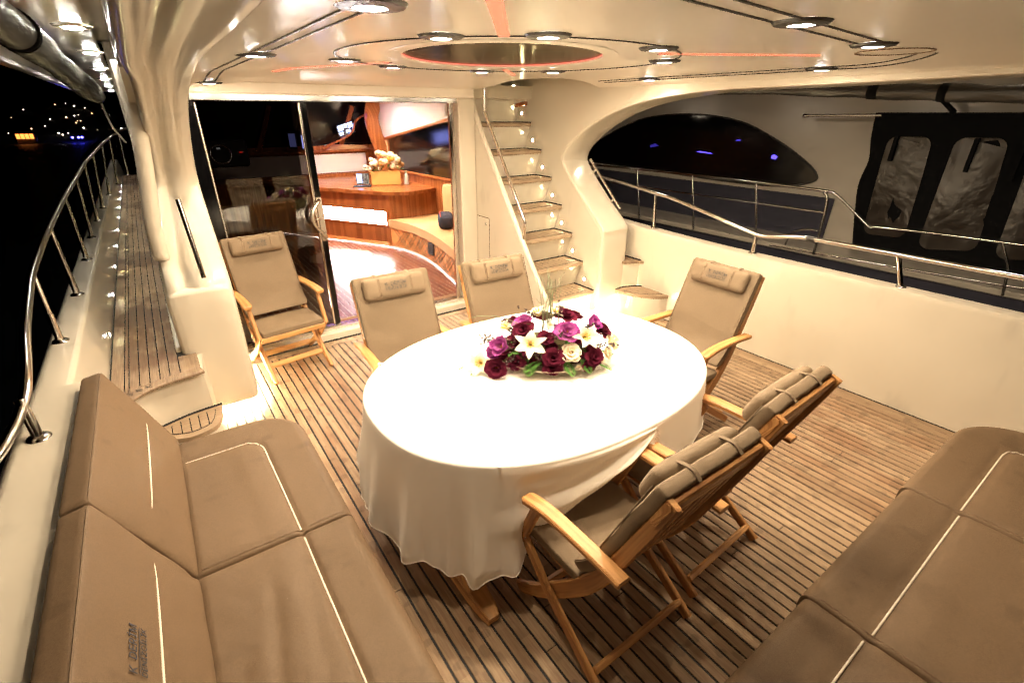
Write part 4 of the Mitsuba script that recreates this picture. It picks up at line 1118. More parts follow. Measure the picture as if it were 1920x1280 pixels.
# ------------------------------------------------------------------ the bench sofas
def axis(a, b, r, n, r1=None):
    """Grid lines from a to b, close together near the rounded edges, the end lines doubled for the walls."""
    e = 1 - np.cos(np.linspace(0, PI / 2, 6))
    lo, hi = a + r * e, (b - (r if r1 is None else r1) * e)[::-1]
    q = np.concatenate([lo, np.linspace(lo[-1], hi[0], n)[1:-1], hi])
    return np.concatenate([[q[0]], q, [q[-1]]])


def seat_cushion(x0, x1, y0, y1, zb, zt, R, pipe, r=0.045, seed=0, fold=None, edges=(0, 0, 0, 0)):
    """A cushion with a puffy roll outside its piping line; its corner at (x1, y1) is rounded by R."""
    rx0, rx1, ry0, ry1 = (e if e else r for e in edges)
    xs, ys = axis(x0, x1, rx0, 46, rx1), axis(y0, y1, ry0, 46, ry1)
    X, Y = np.meshgrid(xs, ys, indexing='ij')
    d = np.minimum(np.minimum(X - x0, x1 - X), np.minimum(Y - y0, y1 - Y))
    drop = np.zeros(X.shape)
    for q, e in ((X - x0, rx0), (x1 - X, rx1), (Y - y0, ry0), (y1 - Y, ry1)):
        q = np.clip(q, 0, e)
        drop = np.maximum(drop, e - np.sqrt(np.maximum(e * e - (e - q) ** 2, 0)))
    Z = zt - drop
    if R > 0:
        vx, vy = X - (x1 - R), Y - (y1 - R)
        k = (vx > 0) & (vy > 0)
        s = np.where(k, np.maximum(vx, vy) / np.maximum(np.hypot(vx, vy), 1e-9), 1)
        X, Y = np.where(k, x1 - R + vx * s, X), np.where(k, y1 - R + vy * s, Y)
    # distance from the piping, positive on the roll's side
    best, side = np.full(X.shape, 9.0), np.ones(X.shape)
    for (ax, ay), (bx, by) in zip(pipe[:-1], pipe[1:]):
        L = math.hypot(bx - ax, by - ay)
        ux, uy = (bx - ax) / L, (by - ay) / L
        t = np.clip((X - ax) * ux + (Y - ay) * uy, 0, L)
        dx, dy = X - ax - t * ux, Y - ay - t * uy
        q = np.hypot(dx, dy)
        sg = np.sign(dx * uy - dy * ux)
        side = np.where(q < best, sg, side)
        best = np.minimum(best, q)
    roll = (side > 0)
    top = np.clip(d / r, 0, 1)
    Z = Z + top * np.where(roll, 0.020 * np.clip(best / 0.1, 0, 1) ** 0.6 - 0.004, -0.004 + 0.006 * np.clip(best / 0.15, 0, 1))
    Z -= 0.011 * np.exp(-(best / 0.011) ** 2)
    P = np.stack([X * 5, Y * 5, X * 0], -1)
    Z += 0.010 * top * (meshkit.fbm(P, 3, 11 + seed) - 0.5)
    if fold is not None:
        for (fx, w_, dp, ya, yb) in fold:
            Z -= dp * np.exp(-((X - fx - 0.03 * np.sin(5 * Y)) / w_) ** 2) * np.clip((Y - ya) / 0.1, 0, 1) * np.clip((yb - Y) / 0.1, 0, 1)
    Z[0], Z[-1], Z[:, 0], Z[:, -1] = zb, zb, zb, zb
    return grid(X, Y, Z), (X, Y, Z)


def on_top(path, g):
    from scipy.interpolate import LinearNDInterpolator
    X, Y, Z = (q[1:-1, 1:-1].ravel() for q in g)
    f = LinearNDInterpolator(np.c_[X, Y] + 1e-7 * rng.standard_normal((len(X), 2)), Z)
    return f(path[:, 0], path[:, 1])


def dense(p, step=0.02):
    p = np.asarray(p, float)
    out = []
    for a, b in zip(p[:-1], p[1:]):
        n = max(2, int(np.linalg.norm(b - a) / step))
        out += [a + (b - a) * s for s in np.linspace(0, 1, n, endpoint=False)]
    return np.array(out + [p[-1]])


def corner_path(pts, r, k=8):
    """An L-shaped line whose corner is rounded."""
    a, b, c = (np.asarray(q, float) for q in pts)
    u, v = (a - b) / np.linalg.norm(a - b), (c - b) / np.linalg.norm(c - b)
    p, q = b + u * r, b + v * r
    return np.vstack([[a]] + [[p * (1 - s) ** 2 + 2 * b * s * (1 - s) + q * s * s] for s in np.linspace(0, 1, k)] + [[c]])


so = thing('bench_sofa', 'long taupe bench sofa with backrest along the left side, with printed lettering', 'sofa')
obj('base', box(-0.46, 0.30, -1.0, 2.58, 0.0, 0.335, 0.02), 'gelcoat', so, False)
SEATS = [(1.684, 2.685, 0.24), (0.615, 1.680, 0.0), (-0.45, 0.611, 0.0)]
for i, (y0, y1, R) in enumerate(SEATS):
    pipe = corner_path([(-0.23, y1 - 0.215), (0.145, y1 - 0.215), (0.16, y0 - 0.02)], 0.11) if R else np.array([(0.16, y1 + 0.02), (0.165, y0 - 0.02)])
    fold = [(-0.02, 0.025, 0.007, 0.5, 1.55), (0.10, 0.030, 0.006, 0.5, 1.64), (-0.12, 0.03, 0.004, 0.7, 1.3)] if i == 1 else [(0.02, 0.05, 0.003, 1.6, 2.4)]
    m, g = seat_cushion(-0.235, 0.365, y0, y1, 0.335, 0.452, R, pipe, seed=i, fold=fold, edges=(0, 0, 0.014, 0 if R else 0.014))
    c = obj('seat_cushion', m, 'taupe', so, True)
    pp = dense(pipe)
    pp = pp[(pp[:, 0] > -0.2) & (pp[:, 1] > y0 + 0.012) & (pp[:, 1] < y1 - 0.012)]
    obj('piping', tube(np.c_[pp, on_top(pp, g) + 0.0025], 0.0038, 8), 'piping', c, True)
    if i < 3:
        ya = y0 + 0.004
        xs = np.linspace(-0.19, 0.33, 20)
        obj('seam', tube(np.c_[xs, np.full(20, y0 + 0.020), on_top(np.c_[xs, np.full(20, y0 + 0.020)], g) + 0.0006], 0.0016, 6), 'seam', c, True)
face = lambda z: -0.195 - 0.195 * (z - 0.44) / 0.48
BACKS = [(1.682, 2.70), (0.615, 1.679), (-0.45, 0.611)]
for i, (y0, y1) in enumerate(BACKS):
    q = rbox(0.2, y1 - y0, 0.48, 0.022, 8, 26, 14)
    v = q.vertices
    z = 0.68 + v[:, 2]
    s = v[:, 0] / 0.2 + 0.5
    xf = face(z)
    xb = -0.470
    puff = 0.016 * (1 - (v[:, 2] / 0.24) ** 2) * (1 - np.abs(2 * v[:, 1] / (y1 - y0)) ** 6) * (s > 0.5)
    v2 = np.c_[xb + s * (xf - xb) + puff, (y0 + y1) / 2 + v[:, 1], z]
    v2[:, 2] -= 0.016 * np.clip((-0.39 - v2[:, 0]) / 0.08, 0, 1) * (v[:, 2] > 0.1)
    v2 += 0.008 * (meshkit.fbm(v2 * 6, 3, 31 + i)[:, None] - 0.5)
    if i == 1:
        v2[:, 0] -= 0.010 * np.exp(-((v2[:, 1] - 1.60 + 0.6 * (v2[:, 2] - 0.6)) / 0.018) ** 2) * (v2[:, 2] < 0.62)
    q.vertices = v2
    c = obj('back_cushion', q, 'taupe', so, True)
    a, b_ = {0: (1.84, 2.52), 1: (0.70, 1.58), 2: (-0.35, 0.5)}[i]
    yy = np.linspace(a, b_, 40)
    e = np.sin(np.linspace(0, PI, 40)) ** 0.35
    zz = 0.690 + 0 * yy
    pf = 0.016 * (1 - ((zz - 0.68) / 0.24) ** 2) * (1 - np.abs(2 * (yy - (y0 + y1) / 2) / (y1 - y0)) ** 6)
    obj('piping', tube(np.c_[face(zz) + pf + 0.003 * e - 0.002, yy, zz], 0.0034 * e + 0.0004, 8), 'piping', c, True)
    obj('top_seam', tube(np.c_[np.full(20, -0.392), np.linspace(y0 + 0.03, y1 - 0.03, 20), np.full(20, 0.9188)], 0.0011, 6), 'seam', c, True)


def lettering(parent, place, h=0.03, mat='ink'):
    """The two printed lines with the rule between; place(x, y, z) maps text coordinates to the cloth."""
    def spaced(text, hh, gap):
        x, ms = 0.0, []
        for ch in text:
            if ch == ' ':
                x += 0.75 * hh
                continue
            q = meshkit.text_mesh(ch, hh, 0.0008)
            q.apply_translation((x - q.bounds[0, 0], 0, 0))
            x = q.bounds[1, 0] + gap * hh
            ms.append(q)
        return join(*ms)

    a = spaced('K DERİM', h, 0.24)
    b = spaced('DENİZCİLİK', h * 0.72, 0.24)
    for m in (a, b):
        m.apply_translation((-m.bounds[:, 0].mean(), 0, 0))
    W = max(np.ptp(a.bounds[:, 0]), np.ptp(b.bounds[:, 0]))
    b.apply_scale([np.ptp(a.bounds[:, 0]) / np.ptp(b.bounds[:, 0]), 1, 1])
    W = np.ptp(a.bounds[:, 0])
    a.apply_translation((0, 0.36 * h, 0))
    b.apply_translation((0, -0.98 * h, 0))
    rule = box(-W / 2, W / 2, -0.03 * h, 0.045 * h, 0, 0.0008)
    m = join(a, rule, b)
    m = m.subdivide_to_size(h * 0.6)
    m.vertices = place(m.vertices)
    return m


def on_back(v):
    z = 0.765 + v[:, 1] * 0.92
    pf = 0.016 * (1 - ((z - 0.68) / 0.24) ** 2) + 0.0035
    return np.c_[face(z) + pf + v[:, 2], 1.185 + v[:, 0], z + 0.4 * v[:, 2]]


obj('lettering', lettering(so, on_back, 0.0235), 'ink', so + '__back_cushion_001', False)

s2 = thing('bench_sofa', 'wide taupe bench sofa with white piping at the lower right corner', 'sofa')
obj('base', box(0.80, 3.40, -0.9, 0.30, 0.0, 0.335, 0.02), 'gelcoat', s2, False)
for i, (x0, x1, R) in enumerate([(2.484, 3.52, 0.30), (1.544, 2.48, 0.0), (0.62, 1.54, 0.0)]):
    pipe = corner_path([(x1 - 0.27, -0.95), (x1 - 0.27, 0.175), (x0 - 0.02, 0.17)], 0.11) if R else np.array([(x1 + 0.02, 0.165), (x0 - 0.02, 0.155)])
    pipe = pipe[::-1]
    m, g = seat_cushion(x0, x1, -0.92, 0.385 - 0.012 * i, 0.335, 0.455, R, pipe, seed=5 + i, fold=None, edges=(0.014, 0 if R else 0.014, 0, 0))
    c = obj('seat_cushion', m, 'taupe', s2, True)
    pp = dense(pipe)
    pp = pp[(pp[:, 0] > x0 + 0.012) & (pp[:, 0] < x1 - 0.012) & (pp[:, 1] > -0.85)]
    obj('piping', tube(np.c_[pp, on_top(pp, g) + 0.0025], 0.0040, 8), 'piping', c, True)
    yy = np.linspace(-0.85, 0.345, 30)
    obj('seam', tube(np.c_[np.full(30, x0 + 0.018), yy, on_top(np.c_[np.full(30, x0 + 0.018), yy], g) + 0.0005], 0.0016, 6), 'seam', c, True)

# ------------------------------------------------------------------ dining table and its cloth
TC, TA, TB, TN = np.array([1.50, 1.805]), 0.945, 0.705, 2.3


def rim_point(th):
    c, s = np.cos(th), np.sin(th)
    r = (np.abs(c) ** TN + np.abs(s) ** TN) ** (-1 / TN)
    return TC + np.stack([TA * r * c, TB * r * s], -1)


tb = thing('dining_table', 'oval teak dining table mostly hidden under the white cloth', 'table')
th = np.linspace(0, 2 * PI, 80, endpoint=False)
obj('tabletop', prism(TC + 0.985 * (rim_point(th) - TC), 0.715, 0.752), 'chair_teak', tb, 30, )
scene[tb + '__tabletop'] = shape(prism(TC + 0.985 * (rim_point(th) - TC), 0.715, 0.752), 'tread_teak', 30)
for x in (0.745, 2.255):
    obj('leg', flat(board([(x, 1.33, 0.08), (x, 1.40, 0.40), (x, 1.45, 0.714)], 0.085, 0.06, (1, 0, 0), 0.006)), 'chair_teak', tb, False)
    obj('leg', flat(board([(x, 2.28, 0.08), (x, 2.21, 0.40), (x, 2.16, 0.714)], 0.085, 0.06, (1, 0, 0), 0.006)), 'chair_teak', tb, False)
    obj('foot', flat(sweep([(x, 1.17, 0.03), (x, 1.22, 0.04), (x, 1.30, 0.045), (x, 1.8, 0.045), (x, 2.3, 0.045), (x, 2.44, 0.04), (x, 2.5, 0.03)], bar(0.09, 0.08, 0.008), (1, 0, 0), scale=[0.6, 0.85, 1, 1, 1, 0.85, 0.6])), 'chair_teak', tb, False)
obj('stretcher', flat(board([(0.86, 1.8, 0.25), (2.14, 1.8, 0.25)], 0.09, 0.04, (0, 0, 1), 0.005)), 'chair_teak', tb, False)

NS, NT = 760, 36
th = np.linspace(0, 2 * PI, NS, endpoint=False)
# even steps along the rim
rp_ = rim_point(np.linspace(0, 2 * PI, 4001))
al = np.concatenate([[0], np.cumsum(np.linalg.norm(np.diff(rp_, axis=0), axis=1))])
th = np.interp(np.linspace(0, al[-1], NS, endpoint=False), al, np.linspace(0, 2 * PI, 4001))
P0 = rim_point(th)
nx = np.gradient(np.vstack([P0[-1:], P0, P0[:1]]), axis=0)[1:-1]
nx = np.stack([nx[:, 1], -nx[:, 0]], 1)
nx /= np.linalg.norm(nx, axis=1, keepdims=True)
arc = np.linspace(0, al[-1], NS, endpoint=False)
ang = np.degrees(th)


def bumpw(x, c, w):
    return np.exp(-((x - c) / w) ** 2)


xq, front_ = P0[:, 0], P0[:, 1] < TC[1]
hem = 0.235 + 0.018 * np.sin(arc * 9.3 + 1) + 0.020 * np.sin(arc * 17.1)
lift = np.interp(xq, [0.86, 0.90, 1.0, 1.2, 1.38, 1.50, 1.56, 1.62, 1.75, 2.0, 2.2, 2.5], [0.235, 0.24, 0.44, 0.53, 0.63, 0.682, 0.675, 0.58, 0.50, 0.475, 0.42, 0.36])
hem = np.where(front_ & (xq > 0.86), lift + 0.006 * np.sin(arc * 21), hem)
hem = np.where(~front_ & (xq > 0.75), np.interp(xq, [0.75, 1.0, 2.2, 2.5], [0.28, 0.38, 0.42, 0.36]), hem)
fold = (0.45 + 0.55 * np.sin(arc * 3.3 + 0.4) ** 2) * (0.55 * np.sin(arc * 38 + 3.4 * np.sin(arc * 3.7)) + 0.30 * np.sin(arc * 61 + 2.5 * np.sin(arc * 5.9))) + 0.50 * np.sin(arc * 17 + 1.3 + 1.6 * np.sin(arc * 4.3))
amp = np.where(front_ & (xq > 0.98), 0.006, 0.026)
for _ in range(14):
    amp = (np.roll(amp, 1) + amp + np.roll(amp, -1)) / 3
    hem = np.where(np.abs(xq - 1.5) < 2, (np.roll(hem, 1) + hem + np.roll(hem, -1)) / 3, hem)
flare = np.full(NS, 0.060)
flare = np.where(front_ & (xq > 0.92), 0.035 + 0.085 * bumpw(xq, 1.46, 0.13), flare)
for _ in range(10):
    flare = (np.roll(flare, 1) + flare + np.roll(flare, -1)) / 3
rows = []
ZT = 0.7585
for s in np.linspace(0.0, 1.0, 14) ** 0.7:
    q = TC + s * 0.992 * (P0 - TC)
    wr = 0.0035 * (meshkit.fbm(np.c_[q * 4.2, 0 * q[:, 0]], 3, 2) - 0.5)
    rows.append(np.c_[q, ZT + wr])
top_rows = len(rows)
for a_ in np.linspace(0.25, PI / 2, 6):
    rows.append(np.c_[TC + 0.992 * (P0 - TC) + nx * 0.016 * np.sin(a_), ZT - 0.016 * (1 - np.cos(a_)) + 0 * th])
mid_rows = len(rows)
for t in np.linspace(0.03, 1, NT):
    drop = (ZT - 0.016) - hem
    z = (ZT - 0.016) - t * drop
    dd = (ZT - z)                                         # folds open with depth
    k = np.clip(dd / 0.40, 0, 1.2)
    out = 0.016 + flare * k ** 1.1 + amp * fold * k ** 1.6 + 0.006 * (meshkit.fbm(np.c_[P0 * 6, z * 4], 3, 8) - 0.5) * k
    swag = np.where(front_, bumpw(xq, 1.22, 0.22), 0) * np.sin(np.clip(t, 0, 1) * 3 * PI + (xq - 1.2) * 9) * 0.024 * np.sin(PI * t)
    phi = np.arctan2(0.735 - z, np.maximum(1.60 - xq, 0.02))          # drapes that gather towards the lifted corner
    near = np.where(front_ & (xq < 1.58), np.clip((xq - 0.80) / 0.25, 0, 1), 0) * np.clip(dd / 0.10, 0, 1)
    swag = swag * 0.4 + near * (0.017 * np.sin(phi * 21 + 1.0) + 0.009 * np.sin(phi * 37 + 2.0))
    rows.append(np.c_[TC + 0.992 * (P0 - TC) + nx * (out + swag)[:, None], z])
G = np.array(rows)
G = np.concatenate([G, G[:, :1]], 1)
cl = thing('tablecloth', 'long white cloth draped over the oval table, its sheer sides falling in folds', 'tablecloth')
ga = G[:mid_rows]
m = grid(ga[..., 0], ga[..., 1], ga[..., 2], False)
m.merge_vertices(digits_vertex=6)
obj('top', m, 'cloth', cl, True)
gb = G[mid_rows - 1:]
m = grid(gb[..., 0], gb[..., 1], gb[..., 2], False)
m.merge_vertices(digits_vertex=6)
obj('skirt', m, 'sheer', cl, True)
e = G[-1]
obj('hem', tube(e[::2] + [0, 0, 0.001], 0.0026, 6, closed=False), 'cloth', cl, True)
for k, (px, py) in enumerate([(0.815, 1.222), (0.78, 2.33)]):
    i = int(np.argmin(np.hypot(G[mid_rows - 1, :, 0] - px, G[mid_rows - 1, :, 1] - py)))
    o = nx[i % NS]
    c3 = thing('cloth_clip', 'clear plastic clip on the tablecloth edge facing the viewer' if k == 0 else 'clear plastic clip on the far left edge of the tablecloth', 'clip', 'clips on the tablecloth')
    R = np.stack([np.r_[-o[1], o[0], 0], np.r_[o, 0], [0, 0, 1]], 1)
    at = np.r_[P0[i % NS], 0]
    obj('clip', join(turned(box(-0.008, 0.008, -0.03, 0.018, 0.762, 0.7645, 0.001), R, at), turned(box(-0.008, 0.008, 0.0182, 0.0205, 0.725, 0.7645, 0.001), R, at)), 'cloth', c3, False)

# ------------------------------------------------------------------ folding teak armchairs
PIECES = []


def piece(name, mesh, mat, smooth=False, up=None):
    uv = None
    if isinstance(mesh, tuple) and len(mesh) == 3:
        mesh, uv = mesh[:2], mesh[2]
        smooth = bool(smooth)
    PIECES.append((name, shape(mesh, mat, smooth, uv)))


STILE = smoothpath([(-0.372, 1.035), (-0.300, 0.86), (-0.215, 0.665), (-0.165, 0.555), (-0.098, 0.445), (-0.030, 0.355), (0.055, 0.255), (0.165, 0.135), (0.250, 0.060), (0.318, 0.006)], 5)
wst = np.interp(np.linspace(0, 1, len(STILE)), [0, 0.3, 0.5, 0.7, 1], [0.72, 0.95, 1.15, 1.1, 0.9])
for s in (-1, 1):
    p = np.c_[np.full(len(STILE), s * 0.232), STILE]
    piece('stile', flat(sweep(p, bar(0.028, 0.062, 0.006), (1, 0, 0), scale=np.stack([wst], 0)[0])), 'chair_teak')
for s in (-1, 1):
    piece('leg', flat(board([(s * 0.262, 0.262, 0.405), (s * 0.264, 0.10, 0.245), (s * 0.266, -0.235, 0.012)], 0.024, 0.046, (1, 0, 0), 0.005)), 'chair_teak')
for s in (-1, 1):
    ap = smoothpath([(s * 0.272, -0.275, 0.655), (s * 0.274, -0.15, 0.662), (s * 0.276, 0.0, 0.664), (s * 0.279, 0.10, 0.661), (s * 0.282, 0.175, 0.650), (s * 0.284, 0.220, 0.640)], 4)
    wa_ = np.interp(np.linspace(0, 1, len(ap)), [0, 0.35, 0.75, 0.93, 1], [0.95, 0.95, 1.05, 1.05, 0.75])
    v, f, u = sweep(ap, bar(0.062, 0.028, 0.007), (1, 0, 0), scale=wa_)
    a_ = piece('armrest', flat((v, f, u)), 'chair_teak')
    piece('arm_strut', flat(board([(s * 0.272, 0.165, 0.618), (s * 0.268, 0.262, 0.385)], 0.026, 0.044, (1, 0, 0), 0.005)), 'chair_teak')
for s in (-1, 1):
    piece('seat_rail', flat(board([(s * 0.208, 0.262, 0.378), (s * 0.208, -0.08, 0.372)], 0.024, 0.042, (1, 0, 0), 0.004)), 'chair_teak')
piece('front_rail', flat(board([(-0.250, 0.268, 0.374), (0.250, 0.268, 0.374)], 0.026, 0.040, (0, 1, 0), 0.004)), 'chair_teak')
piece('rear_stretcher', flat(board([(-0.255, -0.185, 0.062), (0.255, -0.185, 0.062)], 0.024, 0.048, (0, 1, 0.6), 0.004)), 'chair_teak')
piece('front_stretcher', flat(board([(-0.219, 0.192, 0.115), (0.219, 0.192, 0.115)], 0.024, 0.044, (0, 0.7, 1), 0.004)), 'chair_teak')
piece('middle_stretcher', flat(board([(-0.219, 0.035, 0.270), (0.219, 0.035, 0.270)], 0.022, 0.036, (0, 0.7, 1), 0.004)), 'chair_teak')
for i in range(6):
    y = 0.215 - 0.053 * i
    piece('seat_slat', flat(board([(-0.198, y, 0.386), (0.198, y, 0.386)], 0.038, 0.012, (0, 1, 0), 0.002)), 'chair_teak')
ub = np.array([0, -0.394, 0.919])                        # up the back
nb_ = np.array([0, 0.919, 0.394])                        # out of its front
ctop = np.array([0, -0.366, 1.028])
piece('top_rail', flat(board([(-0.247, *(ctop - 0.052 * ub + 0.002 * nb_)[1:]), (0.247, *(ctop - 0.052 * ub + 0.002 * nb_)[1:])], 0.112, 0.026, ub, 0.008)), 'chair_teak')
for s in (-1, 1):
    piece('bolt', turned(trimesh.creation.cylinder(0.011, 0.006, sections=14), frame((1, 0, 0), (0, 1, 0)), (s * 0.277, 0.235, 0.415)), 'brushed', 40)
for i in range(5):
    x = -0.15 + 0.075 * i
    q0, q1 = ctop - 0.11 * ub, ctop - 0.50 * ub
    piece('back_slat', flat(board([(x, *(q0 - 0.004 * nb_)[1:]), (x, *(q1 - 0.004 * nb_)[1:])], 0.045, 0.012, (1, 0, 0), 0.003)), 'chair_teak')
piece('lower_rail', flat(board([(-0.215, *(ctop - 0.53 * ub)[1:]), (0.218, *(ctop - 0.53 * ub)[1:])], 0.05, 0.024, ub, 0.004)), 'chair_teak')
hc = ctop - 0.070 * ub + 0.087 * nb_
HX, HY, HZ = 0.405, 0.060, 0.140


def pillow_y(x, z):
    k = (1 - 0.35 * np.abs(2 * x / HX) ** 4)
    return np.maximum(0.0, 1 - (2 * z / HZ) ** 4) ** 0.5 * k


def cushions(seed):
    """The soft pieces, creased differently for each seed."""
    k1 = math.sin(3.7 * seed)
    q = rbox(0.49, 0.335, 0.050, 0.017, 18, 14, 4)
    v = q.vertices
    v[:, 2] += 0.010 * (meshkit.fbm(np.c_[v[:, :2] * 9, v[:, 2] * 0], 3, 3 + seed) - 0.5) + 0.006 * np.cos(v[:, 0] * 6)
    v[:, 2] -= 0.012 * np.clip((v[:, 1] - 0.11) / 0.06, 0, 1) ** 2
    q.apply_translation((0, 0.108, 0.417))
    piece('seat_cushion', q, 'canvas', True)
    q = rbox(0.495, 0.052, 0.655, 0.018, 18, 4, 26)
    v = q.vertices.copy()
    c0 = ctop + 0.020 * ub - 0.3275 * ub + 0.042 * nb_
    w1 = 0.012 * np.exp(-((v[:, 2] + 0.20 + 0.02 * k1 + 0.05 * np.sin(7 * v[:, 0] + k1)) / 0.02) ** 2) - 0.008 * np.exp(-((v[:, 2] + 0.12 - 0.06 * np.sin(5 * v[:, 0] + 1 + 2 * k1)) / 0.03) ** 2)
    dn = v[:, 1] + (0.012 * (meshkit.fbm(np.c_[v[:, 0] * 8, v[:, 2] * 9, v[:, 1] * 0], 3, 40 + seed) - 0.5) - w1 * 0.6)
    bend = 0.05 * np.clip((-v[:, 2] - 0.16) / 0.17, 0, 1) ** 2
    q.vertices = c0 + v[:, :1] * [1, 0, 0] + (dn + bend)[:, None] * nb_ + v[:, 2:] * ub
    piece('back_cushion', q, 'canvas', True)
    for xx in (-0.2475, 0.2475):
        pts_ = [c0 + [xx * 0.985, 0, 0] + s * ub + (0.026 + 0.05 * max(0, min(1, (-s - 0.16) / 0.17)) ** 2) * nb_ for s in np.linspace(-0.30, 0.31, 14)]
        piece('cushion_seam', tube(np.array(pts_), 0.0028, 6), 'canvas', True)
    q = rbox(HX, HY, HZ, 0.029, 22, 8, 12)
    v = q.vertices.copy()
    yy = v[:, 1] * (0.45 + 0.75 * np.clip(pillow_y(v[:, 0], v[:, 2] * 0.96), 0, 1)) + 0.005 * (meshkit.fbm(v * 18, 3, 60 + seed) - 0.5)
    q.vertices = hc + v[:, :1] * [1, 0, 0] + yy[:, None] * nb_ + v[:, 2:] * ub
    piece('headrest', q, 'canvas', True)


WOOD = list(PIECES)
SOFT = []
for sd in range(3):
    PIECES.clear()
    cushions(sd)
    SOFT.append(list(PIECES))
PIECES.clear()
front_y = lambda x, z: HY / 2 * (0.45 + 0.75 * np.clip(pillow_y(x, z * 0.96), 0, 1))
for s in (-1, 1):
    zz = np.linspace(-HZ / 2 * 0.9, HZ / 2 * 0.9, 16)
    for dx in (-0.004, 0.004):
        xs_ = np.full(16, s * 0.105 + dx)
        pts_ = hc + xs_[:, None] * [1, 0, 0] + (front_y(xs_, zz) + 0.0012)[:, None] * nb_ + zz[:, None] * ub
        piece('headrest__stitching', tube(pts_, 0.0013, 5), 'seam', True)
    # strap on to the top of the back cushion
    piece('strap', flat(sweep(smoothpath([hc + [s * 0.105, 0, 0] + 0.064 * ub + 0.012 * nb_, hc + [s * 0.105, 0, 0] + 0.085 * ub - 0.02 * nb_, hc + [s * 0.105, 0, 0] + 0.094 * ub - 0.045 * nb_, hc + [s * 0.105, 0, 0] + 0.085 * ub - 0.078 * nb_], 4), bar(0.016, 0.002, 0.0007), (1, 0, 0))), 'canvas')


def on_pillow(v):
    x, z = -v[:, 0], v[:, 1] - 0.002
    return hc + x[:, None] * [1, 0, 0] + (front_y(x, z) + 0.0018 + v[:, 2])[:, None] * nb_ + z[:, None] * ub


piece('headrest__lettering', lettering(None, on_pillow, 0.0215), 'ink', False)

CHAIRS = [((0.632, 4.226), 187.5, 'folding teak armchair with taupe cushions standing alone by the glass door'),
          ((1.096, 2.575), 177.5, 'taupe cushioned armchair behind the table left of the flowers'),
          ((1.823, 2.495), 176.5, 'taupe cushioned armchair behind the table in front of the stairs'),
          ((2.719, 1.765), 89.5, 'taupe cushioned armchair at the right hand end of the table'),
          ((1.812, 0.995), 2.5, 'teak armchair seen from behind, farther of the two on the near side of the table'),
          ((1.182, 0.938), 0.0, 'teak armchair nearest the viewer, seen from behind with the cloth over one arm')]
REST = list(PIECES)
for i, ((x, y), deg, label) in enumerate(CHAIRS):
    key = thing('folding_armchair', label, 'armchair', 'folding teak armchairs')
    M = T().translate([x, y, 0.0]).rotate([0, 0, 1], deg)
    for name, d in WOOD + SOFT[i % 3] + REST:
        if d['bsdf']['id'] == 'm_chair_teak' and i in (1, 4):
            d = {**d, 'bsdf': {'type': 'ref', 'id': 'm_chair_teak_dark'}}
        scene[numbered(f'{key}__{name}')] = {**d, 'to_world': M}
# ------------------------------------------------------------------ the flower arrangement
fa = thing('flower_arrangement', 'low mound of white lilies with purple and burgundy flowers on the tablecloth', 'flower arrangement')
FC = np.array([1.53, 1.84, ZT + 0.003])
FX = np.array([0.8142, -0.5806, 0.0])
FY = np.array([0.5806, 0.8142, 0.0])
FM = np.stack([FX, FY, [0, 0, 1]], 1)                   # local: x along the mound, y away, z up


def W(p):
    return (FM @ (np.asarray(p, float) * [1.14, 1.04, 0.90]).T).T + FC


def petal(L, w, f0, f1, cup=0.25, ns=9, nw=5, tip=1.0, wave=0.0, ph=0.0):
    """A petal in its own plane: f0 to f1 are its angles from the flower's axis; returns (v, f, uv) along +x about the z axis."""
    s = np.linspace(0, 1, ns)
    f = f0 + (f1 - f0) * s ** 1.3
    r = np.concatenate([[0], np.cumsum(np.sin((f[1:] + f[:-1]) / 2))]) * L / (ns - 1)
    h = np.concatenate([[0], np.cumsum(np.cos((f[1:] + f[:-1]) / 2))]) * L / (ns - 1)
    wd = w * (np.sin(PI * np.clip(s, 0, 1) ** 0.75) ** 0.75 + 0.16 * (1 - s)) if tip >= 1 else w * (0.18 + 0.95 * s ** 0.6) * np.sqrt(np.maximum(1 - s ** 5, 0.0))
    u = np.linspace(-1, 1, nw)
    U, S = np.meshgrid(u, s)
    lift = cup * wd[:, None] * (U ** 2) + wave * w * np.sin(U * 3 + S * 9 + ph) * S
    X = r[:, None] - np.cos(f)[:, None] * lift
    Z = h[:, None] + np.sin(f)[:, None] * lift
    Y = wd[:, None] * U
    i = np.arange(X.size).reshape(X.shape)
    q = np.stack([i[:-1, :-1], i[1:, :-1], i[1:, 1:], i[:-1, 1:]], -1).reshape(-1, 4)
    return np.stack([X.ravel(), Y.ravel(), Z.ravel()], 1), np.vstack([q[:, [0, 1, 2]], q[:, [0, 2, 3]]]), np.stack([S.ravel(), U.ravel()], 1)


def spin(p, a):
    v, f, u = p
    c, s = math.cos(a), math.sin(a)
    return v @ np.array([[c, s, 0], [-s, c, 0], [0, 0, 1]]), f, u


def place(p, pos, n, roll=0.0):
    v, f, u = spin(p, roll)
    return W(np.asarray(pos) + v @ frame(n, (1, 0.2, 0.1)).T), f, u


